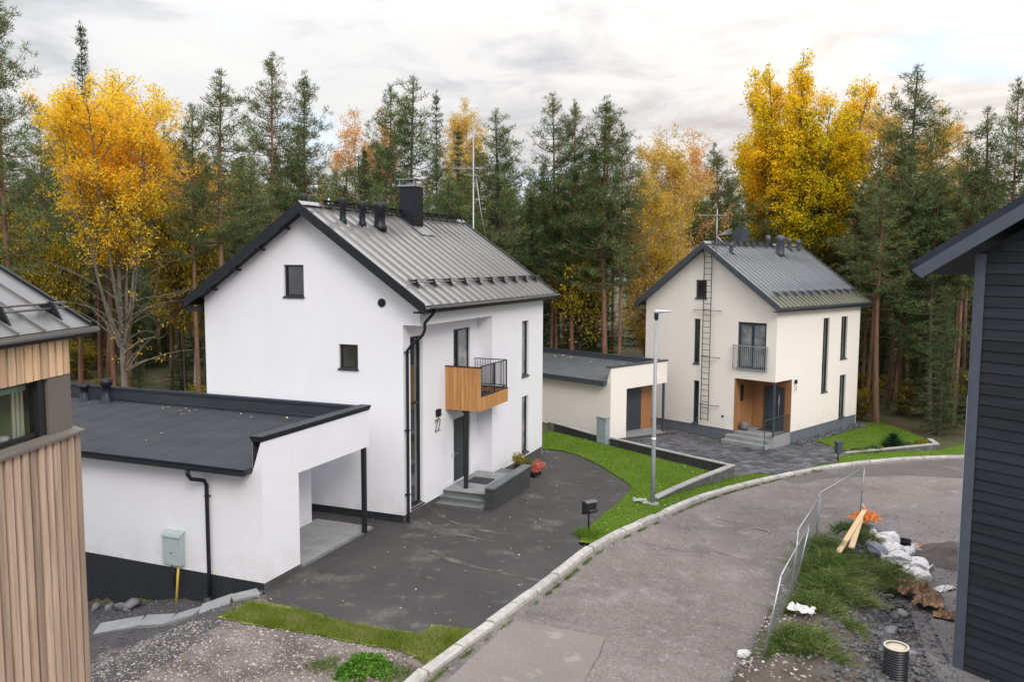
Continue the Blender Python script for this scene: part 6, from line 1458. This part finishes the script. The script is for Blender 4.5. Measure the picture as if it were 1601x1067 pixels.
# bigger rocks by the carport foundation
rr_ = random.Random(12)
for k, (u, v, s) in enumerate(((-6.35, 6.9, .17), (-6.3, 6.35, .15), (-6.35, 5.8, .16), (-6.4, 5.2, .2), (-6.5, 4.85, .24), (-6.35, 7.5, .16), (-6.75, 4.75, .13))):
    p = wl(HA, u, v); o = rock(s, rr_, STONE, 'rock'); o.location = (p.x, p.y, G(p.x, p.y) + s * .45); o.rotation_euler = (0, 0, k)
    tag(o, ('third rock from the left by the dark carport foundation', 'fourth rock in the row by the dark foundation', 'middle rock of the row by the dark foundation', 'rock next to the biggest one by the dark foundation', 'biggest rock, nearest the yellow conduit', 'leftmost rock, at the timber corner', 'small rock in front of the biggest one')[k], 'rock', 'rocks along the carport foundation')
# tilted concrete slabs
def slab_stair():
    t = empty('slab_path', 'stepped path of grey concrete slabs down along the white carport wall', 'path')
    P = [(-6.15, 1.15), (-6.65, 1.55), (-7.05, 2.15), (-7.2, 2.9), (-7.45, 3.55), (-8.0, 4.4)]
    for k, (a, b) in enumerate(zip(P[:-1], P[1:])):
        A, B = wl(HA, *a), wl(HA, *b); A.z = G(A.x, A.y) + .09; B.z = G(B.x, B.y) + .10; d = (B - A); n_ = Vector((-d.y, d.x, 0)).normalized(); w = .30 if k else .2; d = d.normalized() * .01
        A = A + d; B = B - d; q = MB(); c = [A - n_ * w, B - n_ * w, B + n_ * w, A + n_ * w]
        q.add([(p.x, p.y, p.z - .09) for p in c] + [(p.x, p.y, p.z) for p in c], [(0, 3, 2, 1), (4, 5, 6, 7), (0, 1, 5, 4), (1, 2, 6, 5), (2, 3, 7, 6), (3, 0, 4, 7)]); q.build('slab', CONCR, t)
slab_stair()

# ------------------------------------------------------------------ building site: berm, fence, rubble, debris
def berm_h(s, t):      # s along 0..1, t across 0..1 (left to right)
    return (.52 * math.sin(math.pi * min(1, t * 1.15 + .02)) ** .8 if t < .87 else .05) * min(1, s * 4 + .7) * (1 - .55 * ss(.75, 1, s))
BLV = [Vector((a, b, 0)) for a, b in [(3.9, 12), (4.40, 16.16), (5.50, 18.18), (6.55, 20.39), (7.8, 22.89), (9.1, 24.88), (10.46, 26.5), (11.9, 28.0)]]
BRV = [Vector((a, b, 0)) for a, b in [(8.6, 12), (8.9, 15.5), (9.4, 17.9), (10.1, 20.2), (10.75, 22.2), (11.2, 24.0), (11.9, 25.9), (12.6, 27.6)]]
def berm_pt(s, t, up=0):
    k = s * (len(BLV) - 1); i = min(len(BLV) - 2, int(k)); a = BLV[i].lerp(BLV[i + 1], k - i); b = BRV[i].lerp(BRV[i + 1], k - i); p = a.lerp(b, t)
    n_ = noise.noise(Vector((p.x * 1.3, p.y * 1.3, 0))) * .10 + noise.noise(Vector((p.x * 4, p.y * 4, 5))) * .05
    e = min(1, t * 6, (1 - t) * 6, s * 20 + .01, (1 - s) * 12 + .0)
    return Vector((p.x, p.y, G(p.x, p.y) + berm_h(s, t) + n_ * e - (.06 if e < .05 else -.02) + up))
def berm():
    ns, n_t = 90, 22; v = [tuple(berm_pt(i / ns, j / n_t)) for i in range(ns + 1) for j in range(n_t + 1)]; m = n_t + 1
    f = [(i * m + j, i * m + j + 1, (i + 1) * m + j + 1, (i + 1) * m + j) for i in range(ns) for j in range(n_t)]
    v = np.array(v); f = np.array(f)[:, ::-1]
    tag(link('earth_berm', npmesh('earth_berm', v, f, SOIL, True)), kind='structure')
    g = rs(3); pts = []
    for _ in range(6500):
        s, t = g.uniform(.10, .93), min(1.12, max(.0, .78 + g.normal() * .19)); p = berm_pt(s, min(1, t)); 
        if t > 1: p = p + Vector(((t - 1) * 3, (t - 1) * -1, 0))
        pts.append((p.x, p.y, p.z + .01))
    stones('rubble', pts, .018, .075, STONE, 'grey broken rubble spilling down the right side of the berm', 9)
    pts = []
    for _ in range(900):
        s, t = g.uniform(.1, .5), g.uniform(-.04, .35); p = berm_pt(s, max(0, t)); pts.append((p.x + min(0, t) * 6, p.y, p.z + .0))
    stones('soil_stones', pts, .015, .05, STONEL, 'small pale stones and rootlets on the road side of the berm', 10)
    pts = []
    while len(pts) < 2200:
        x, y = g.uniform(8.5, 16), g.uniform(14, 30)
        if in_poly(x, y, [(9, 14), (16, 14), (17, 31.5), (13, 29), (12.4, 27), (11, 24), (10, 21)]): pts.append((x, y, G(x, y) + .03))
    STONEY = mat('yard_stone', (.22, .205, .205), (.13, .12, .12), rough=.9, scale=3, isl=.5)
    stones('yard_stones', pts, .008, .034, STONEY, 'scattered grey stones on the building site yard', 11)
berm()
W = [(.50, .38, .75, 1.0), (.42, .44, .72, .85), (.60, .32, .58, .85), (.36, .34, .6, .6), (.57, .56, .5, .5), (.70, .16, .5, .5), (.80, .62, .5, .35), (.88, .30, .5, .5), (.22, .30, .65, .6), (.30, .55, .3, .3)]
WL = ['tall feathery green weeds at the widest part of the berm', 'dense green weeds in front of the fence, middle of the berm', 'green weeds behind the second fence panel', 'low weeds on the near part of the berm by the white scrap', 'small weed tuft among the rubble',
      'green weeds left of the two timber planks', 'green weeds under the timber planks', 'weeds at the far end of the berm below the orange tarp', 'green weeds at the near foot of the first fence panel', 'thin weed tuft at the near rubble']
for k, ((s, t, r, h), lab) in enumerate(zip(W, WL)):
    p = berm_pt(s, t); weed(p.x, p.y, r, h, L_GRN, lab, int(9000 * r * (h + .3)), 40 + k, z=p.z - .08)
for k, (x, y, r, h, lab) in enumerate(((10.35, 22.3, .72, .75, 'green weeds in front of the brown paper sacks'), (10.2, 23.5, .6, .6, 'green weeds beside the grey sack'), (11.2, 25.9, .5, .35, 'green weeds between tarp and white sacks'))):
    weed(x, y, r, h, L_GRN, lab, 3800, 60 + k, z=G(x, y) + .15)

def heap():
    v = []; n = 26
    for j in range(n + 1):
        for i in range(n + 1):
            x, y = (i / n * 2 - 1), (j / n * 2 - 1); d = math.hypot(x, y); X, Y = 13.9 + x * 1.5, 24.9 + y * 1.3
            hgt = .55 * max(0, 1 - d) ** .8 + (noise.noise(Vector((X * 2, Y * 2, 1))) * .10 + noise.noise(Vector((X * 6, Y * 6, 1))) * .04) * min(1, max(0, 1.05 - d) * 3)
            v.append((X, Y, G(X, Y) + hgt - (.06 if d > 1 else 0)))
    f = [(j * (n + 1) + i, j * (n + 1) + i + 1, (j + 1) * (n + 1) + i + 1, (j + 1) * (n + 1) + i) for j in range(n) for i in range(n)]
    o = link('gravel_heap', npmesh('gravel_heap', np.array(v), np.array(f), mat('dark_soil_heap', (.075, .058, .056), (.11, .092, .09), rough=.95, scale=3, bump=.03, bscale=18, fine=.45, fscale=30), True)); tag(o, 'low heap of dark brown gravel beside the charcoal house', 'gravel heap')
heap()
def fence_panel(p0, p1, label, lean=(0, 0), h=2.0, mesh=True):
    """steel site fence panel from foot p0 to foot p1"""
    a = Vector((p0[0], p0[1], G(*p0[:2]) + .12)); b = Vector((p1[0], p1[1], G(*p1[:2]) + .12)); up = Vector((lean[0], lean[1], h)); d = b - a
    t = empty('mesh_fence', label, 'fence', tuple(a)); q = MB(); o = Vector((0, 0, 0))
    q.tube([o, up], .021, 8); q.build('post', STEEL, t); q = MB(); q.tube([d, d + up], .021, 8); q.build('post', STEEL, t)
    q = MB(); q.tube([up, d + up], .021, 8); q.build('top_rail', STEEL, t); q = MB(); q.tube([o + up * .06, d + up * .06], .021, 8); q.build('bottom_rail', STEEL, t)
    q = MB(); n = max(4, int(d.length / .12))
    for k in range(1, n): q.tube([d * (k / n) + up * .06, d * (k / n) + up], .0022, 3, cap=False)
    for k in range(1, 8): q.tube([up * (.06 + .94 * k / 8), d + up * (.06 + .94 * k / 8)], .0028, 3, cap=False)
    q.build('wire_mesh', STEEL, t); return t
fence_panel((5.2, 16.65), (7.25, 20.75), 'nearest steel mesh fence panel leaning over the road edge', (.36, .0))
fence_panel((6.98, 20.2), (8.99, 24.1), 'middle steel mesh fence panel on the berm', (.16, .0))
fence_panel((9.02, 24.16), (11.97, 28.0), 'farthest steel mesh fence panel beside the orange tarp', (.10, .0))
def block(x, y, rz, label):
    q = MB(); q.box(-.32, .32, -.12, .12, 0, .13); o = q.build('concrete_block', CONCR, bevel=.02); o.location = (x, y, G(x, y) + .02); o.rotation_euler = (0, 0, rz); tag(o, label, 'concrete block')
block(5.12, 16.5, R(-20), 'concrete foot under the nearest fence post'); block(7.05, 20.3, R(-20), 'concrete foot where the first two fence panels meet'); block(9.0, 24.1, R(-30), 'concrete foot between middle and farthest fence panels'); block(11.97, 28.02, R(-40), 'concrete foot of the far end fence post')
def plank(a, b, w, th, label, m=PLANK):
    a, b = Vector(a), Vector(b); d = (b - a).normalized(); s = d.cross(Vector((0, 0, 1))).normalized() * w / 2; n_ = s.cross(d).normalized() * th
    q = MB(); q.prism([a - s, a + s, b + s, b - s], n_); o = q.build('timber_plank', m); tag(o, label, 'plank')
zz = lambda x, y, d: (x, y, G(x, y) + d)
plank(zz(11.75, 27.1, .86), zz(8.95, 22.2, .98), .15, .04, 'longer raw timber plank leaning over the berm towards the fence')
plank(zz(11.2, 26.1, .88), zz(9.6, 22.9, .92), .16, .04, 'shorter wider raw timber plank right beside the longer one')
plank(zz(12.3, 28.6, .62), zz(12.25, 27.6, .30), .07, .05, 'short grey post end sticking up beside the orange tarp', STEELD)
def cloth(name, x, y, z, sx, sy, sz, m, label, cat, seed, rz=0, amp=.5, fr=1.6, flat=-.35):
    v, f = ICO4; v = v.copy(); sd = Vector((seed * 7.3, seed * 3.1, seed * 1.7)); out = np.empty_like(v)
    for i, p in enumerate(v):
        P = Vector(p); w_ = P + Vector((noise.noise(P * 1.3 + sd), noise.noise(P * 1.3 - sd), noise.noise(P * 1.7 + sd * 2))) * .55
        r = 1 + amp * (.55 * noise.noise(P * fr * .75 + sd) - .50 * (1 - min(1, abs(noise.noise(w_ * fr * 1.1 + sd)) * 5)) * .45 - .22 * (1 - min(1, abs(noise.noise(w_ * fr * 2.6 - sd)) * 4)))
        q = P * r; k = abs(q.z) ** .8 * (1 if q.z > 0 else -1); out[i] = (q.x, q.y, max(flat, k))
    out *= np.array([sx, sy, sz]); o = link(name, npmesh(name, out * 1.15, f, m, True)); o.location = (x, y, z); o.rotation_euler = (0, 0, rz); return tag(o, label, cat)
def sack(x, y, z, L_, r_, rz, tilt, m, label, seed, cat='sack', name='plastic_sack'):
    """filled plastic sack: pillow body, gathered neck, wrinkles running out from the neck"""
    g_ = random.Random(seed); nt_, na = 30, 40; v = []; sd = Vector((seed * 3.7, seed * 1.9, seed * 5.3))
    ph = [g_.uniform(0, 6.28) for _ in range(4)]
    for i in range(nt_ + 1):
        t = i / nt_; x_ = (t - .45) * L_
        if t < .84: R_ = r_ * (math.sin(math.pi * min(1, t / .84 * .93 + .05)) ** .5)
        else: R_ = r_ * (.30 + .9 * ((t - .84) / .16) ** 1.5 * .55)
        R_ = max(R_, r_ * .16)
        for k in range(na):
            a_ = 2 * math.pi * k / na; wr = (.05 + .20 * t ** 3) * (math.sin(7 * a_ + ph[0] + 2 * t) * .6 + math.sin(11 * a_ + ph[1] - 3 * t) * .5)
            P = Vector((x_ / r_ * .8, math.cos(a_), math.sin(a_))); n1 = noise.noise(P * .9 + sd); n2 = abs(noise.noise(P * 2.1 - sd)); n3 = abs(noise.noise(P * 4.5 + sd))
            R2 = R_ * (1 + wr + .30 * n1 - .30 * max(0, .22 - n2) * 2 - .16 * max(0, .2 - n3) * 2)
            cy, cz = R2 * math.cos(a_), R2 * math.sin(a_) * .85; cz = max(cz, -r_ * .42) + .12 * r_ * math.sin(t * 3 + ph[2])
            v.append((x_, cy + .18 * r_ * math.sin(t * 4 + ph[3]), cz))
    f = [(i * na + k, i * na + (k + 1) % na, (i + 1) * na + (k + 1) % na, (i + 1) * na + k) for i in range(nt_) for k in range(na)]
    v.append((-.45 * L_ - .01, 0, 0)); c0 = len(v) - 1; mb = MB(); mb.add(v, f, True); mb.add([v[k] for k in range(na)] + [v[c0]], [(na, (k + 1) % na, k) for k in range(na)], True)
    o = mb.build(name, m); o.location = (x, y, z); o.rotation_euler = (g_.uniform(-.3, .3), tilt, rz); tag(o, label, cat); return o
def crumple(name, x, y, z, sx, sy, hgt, m, label, cat, seed, rz=0, tilt=0):
    """crumpled sheet: folded facets with thickness"""
    g_ = random.Random(seed); n = 15; P = {}; sd = Vector((seed * 2.3, seed * 4.1, 0)); v = []
    for j in range(n + 1):
        for i in range(n + 1):
            a_, b_ = i / n * 2 - 1, j / n * 2 - 1; q = Vector((a_ * 1.7, b_ * 1.7, 0)) + sd
            fold = abs(noise.noise(q * 1.1)) * 1.5 + abs(noise.noise(q * 2.3 + Vector((5, 5, 5)))) * .8 + g_.uniform(-.05, .05)
            edge = 1 - max(abs(a_), abs(b_)) ** 2 * .7; w_ = 1 + .25 * noise.noise(q * 1.5 + Vector((0, 0, 9)))
            v.append((a_ * sx * w_ + g_.uniform(-.1, .1) * sx / n * 3, b_ * sy * w_ + g_.uniform(-.1, .1) * sy / n * 3, hgt * fold * edge + .02))
    k = (n + 1) ** 2; tp = [(j * (n + 1) + i, j * (n + 1) + i + 1, (j + 1) * (n + 1) + i + 1, (j + 1) * (n + 1) + i) for j in range(n) for i in range(n)]
    tri = []
    for q in tp: tri += [(q[0], q[1], q[2]), (q[0], q[2], q[3])]
    mb = MB(); mb.add(v, tri); bot = [(p[0], p[1], p[2] - .012) for p in v]; mb.add(bot, [t_[::-1] for t_ in tri])
    o = mb.build(name, m); o.location = (x, y, z); o.rotation_euler = (tilt, 0, rz); return tag(o, label, cat)
crumple('orange_tarp', 11.80, 27.1, -.46, .44, .34, .38, ORANGE, 'crumpled orange tarp at the far end of the berm', 'tarp', 3, .3)
crumple('orange_scrap', 12.95, 25.75, -.99, .26, .18, .16, ORANGE, 'small orange plastic scrap beside the black bucket', 'scrap', 5, .8)
for k, (x, y, z, L_, r_, rz, tl, m, lab) in enumerate((
    (11.70, 25.35, -.55, .85, .30, 2.2, -.25, BAGW, 'topmost white sack of the heap, next to the black bucket'),
    (11.50, 24.50, -.60, 1.05, .36, 1.2, .1, BAGW, 'largest white sack in the middle of the heap'),
    (12.05, 24.65, -.70, .70, .24, .5, -.35, BAGW, 'white sack pointing up to the right below the bucket'),
    (11.35, 23.75, -.58, .80, .30, 2.6, .2, BAGW, 'white sack just above the lowest one in the heap'),
    (11.75, 23.45, -.68, .80, .28, -.9, .1, BAGW, 'white sack on the yard side of the heap'),
    (11.45, 22.75, -.68, .80, .28, 1.9, .15, BAGW, 'lowest white sack of the heap, against the brown paper'),
    (10.95, 24.30, -.52, .75, .24, 1.7, -.1, BAGG, 'dark grey sack left of the white sacks'))): sack(x, y, z, L_, r_, rz, tl, m, lab, 30 + k)
crumple('white_plastic_sheet', 12.05, 22.45, -.98, .34, .15, .12, BAGW, 'flat white plastic end trailing right of the sack heap', 'sheet', 8, .4)
crumple('paper_sack', 10.75, 21.85, -.72, .46, .34, .34, BROWNS, 'torn brown paper sack at the foot of the white sacks', 'paper sack', 10, .2, .1)
crumple('paper_sack', 10.95, 21.15, -.82, .42, .34, .32, BROWNS, 'second brown paper sack lying towards the yard', 'paper sack', 14, 1.1)
crumple('paper_sack', 11.15, 20.5, -.93, .36, .22, .20, BROWNS, 'flat torn end of brown paper nearest the black pipe', 'paper sack', 12, -.5)
crumple('white_plastic_sheet', 6.75, 18.75, -.02, .30, .17, .16, BAGW, 'folded white plastic scrap on the weeds of the berm', 'sheet', 13, -.5)
cloth('white_scrap', 5.05, 17.3, -.40, .15, .11, .10, BAGW, 'small white foam lump at the road edge by the fence', 'scrap', 14, -.3, .5, 1.6)
def bucket():
    x, y = 12.3, 25.4; z = G(x, y) + .02; t = empty('bucket', 'black plastic bucket standing behind the white sacks', 'bucket', (x, y, z))
    q = MB(); q.lathe([(.16, 0), (.19, .38), (.205, .40), (.205, .43), (.19, .43), (.185, .40), (.15, .03)], 18); q.build('bucket_body', PLASTK, t)
    q = MB(); q.tube([(-.2, 0, .40), (-.15, -.1, .36), (0, -.21, .30), (.15, -.1, .36), (.2, 0, .40)], .006, 6); q.build('handle', STEEL, t)
bucket()
def pipe():
    x, y = 7.98, 16.6; zt = .16; t = empty('drain_pipe', 'upright black corrugated pipe with cream rim at the bottom right', 'pipe', (x, y, -1.0)); top = zt + 1.0
    pr = [(.24, -.3)]; z = -.3; k = 0
    while z < top - .06: pr += [(.24, z), (.24, z + .022), (.218, z + .03), (.218, z + .045)]; z += .052
    pr += [(.24, top - .03), (.24, top - .005), (.20, top - .005), (.195, top - .04)]
    q = MB(); q.lathe(pr, 28); q.build('pipe_body', PLASTK, t)
    q = MB(); q.lathe([(.247, top - .03), (.250, top - .01), (.245, top + .005), (.205, top + .005), (.200, top - .03), (.199, top - .035)], 28); q.build('rim', RIMW, t)
    q = MB(); q.lathe([(.05, top - .08), (.185, top - .05), (.17, top - .025), (.12, top - .01), (.02, top - .004)], 28); q.build('lid', RIMW, t)
pipe()
for k, (s, t, sz, lab) in enumerate(((.52, .85, .17, 'large grey rock in the middle of the rubble'), (.44, .92, .19, 'large flat grey rock near the corrugated pipe'), (.62, .74, .15, 'pale grey rock near the paper sacks'), (.36, .8, .2, 'grey rock at the near end of the rubble'),
                                      (.79, .15, .17, 'brownish rock behind the farthest fence panel'), (.30, .9, .14, 'small angular rock low on the berm'))):
    p = berm_pt(s, t); o = rock(sz, rr_, STONE, 'rock'); o.location = (p.x, p.y, p.z + sz * .3); o.rotation_euler = (.2, .1, k * 1.3); tag(o, lab, 'rock')
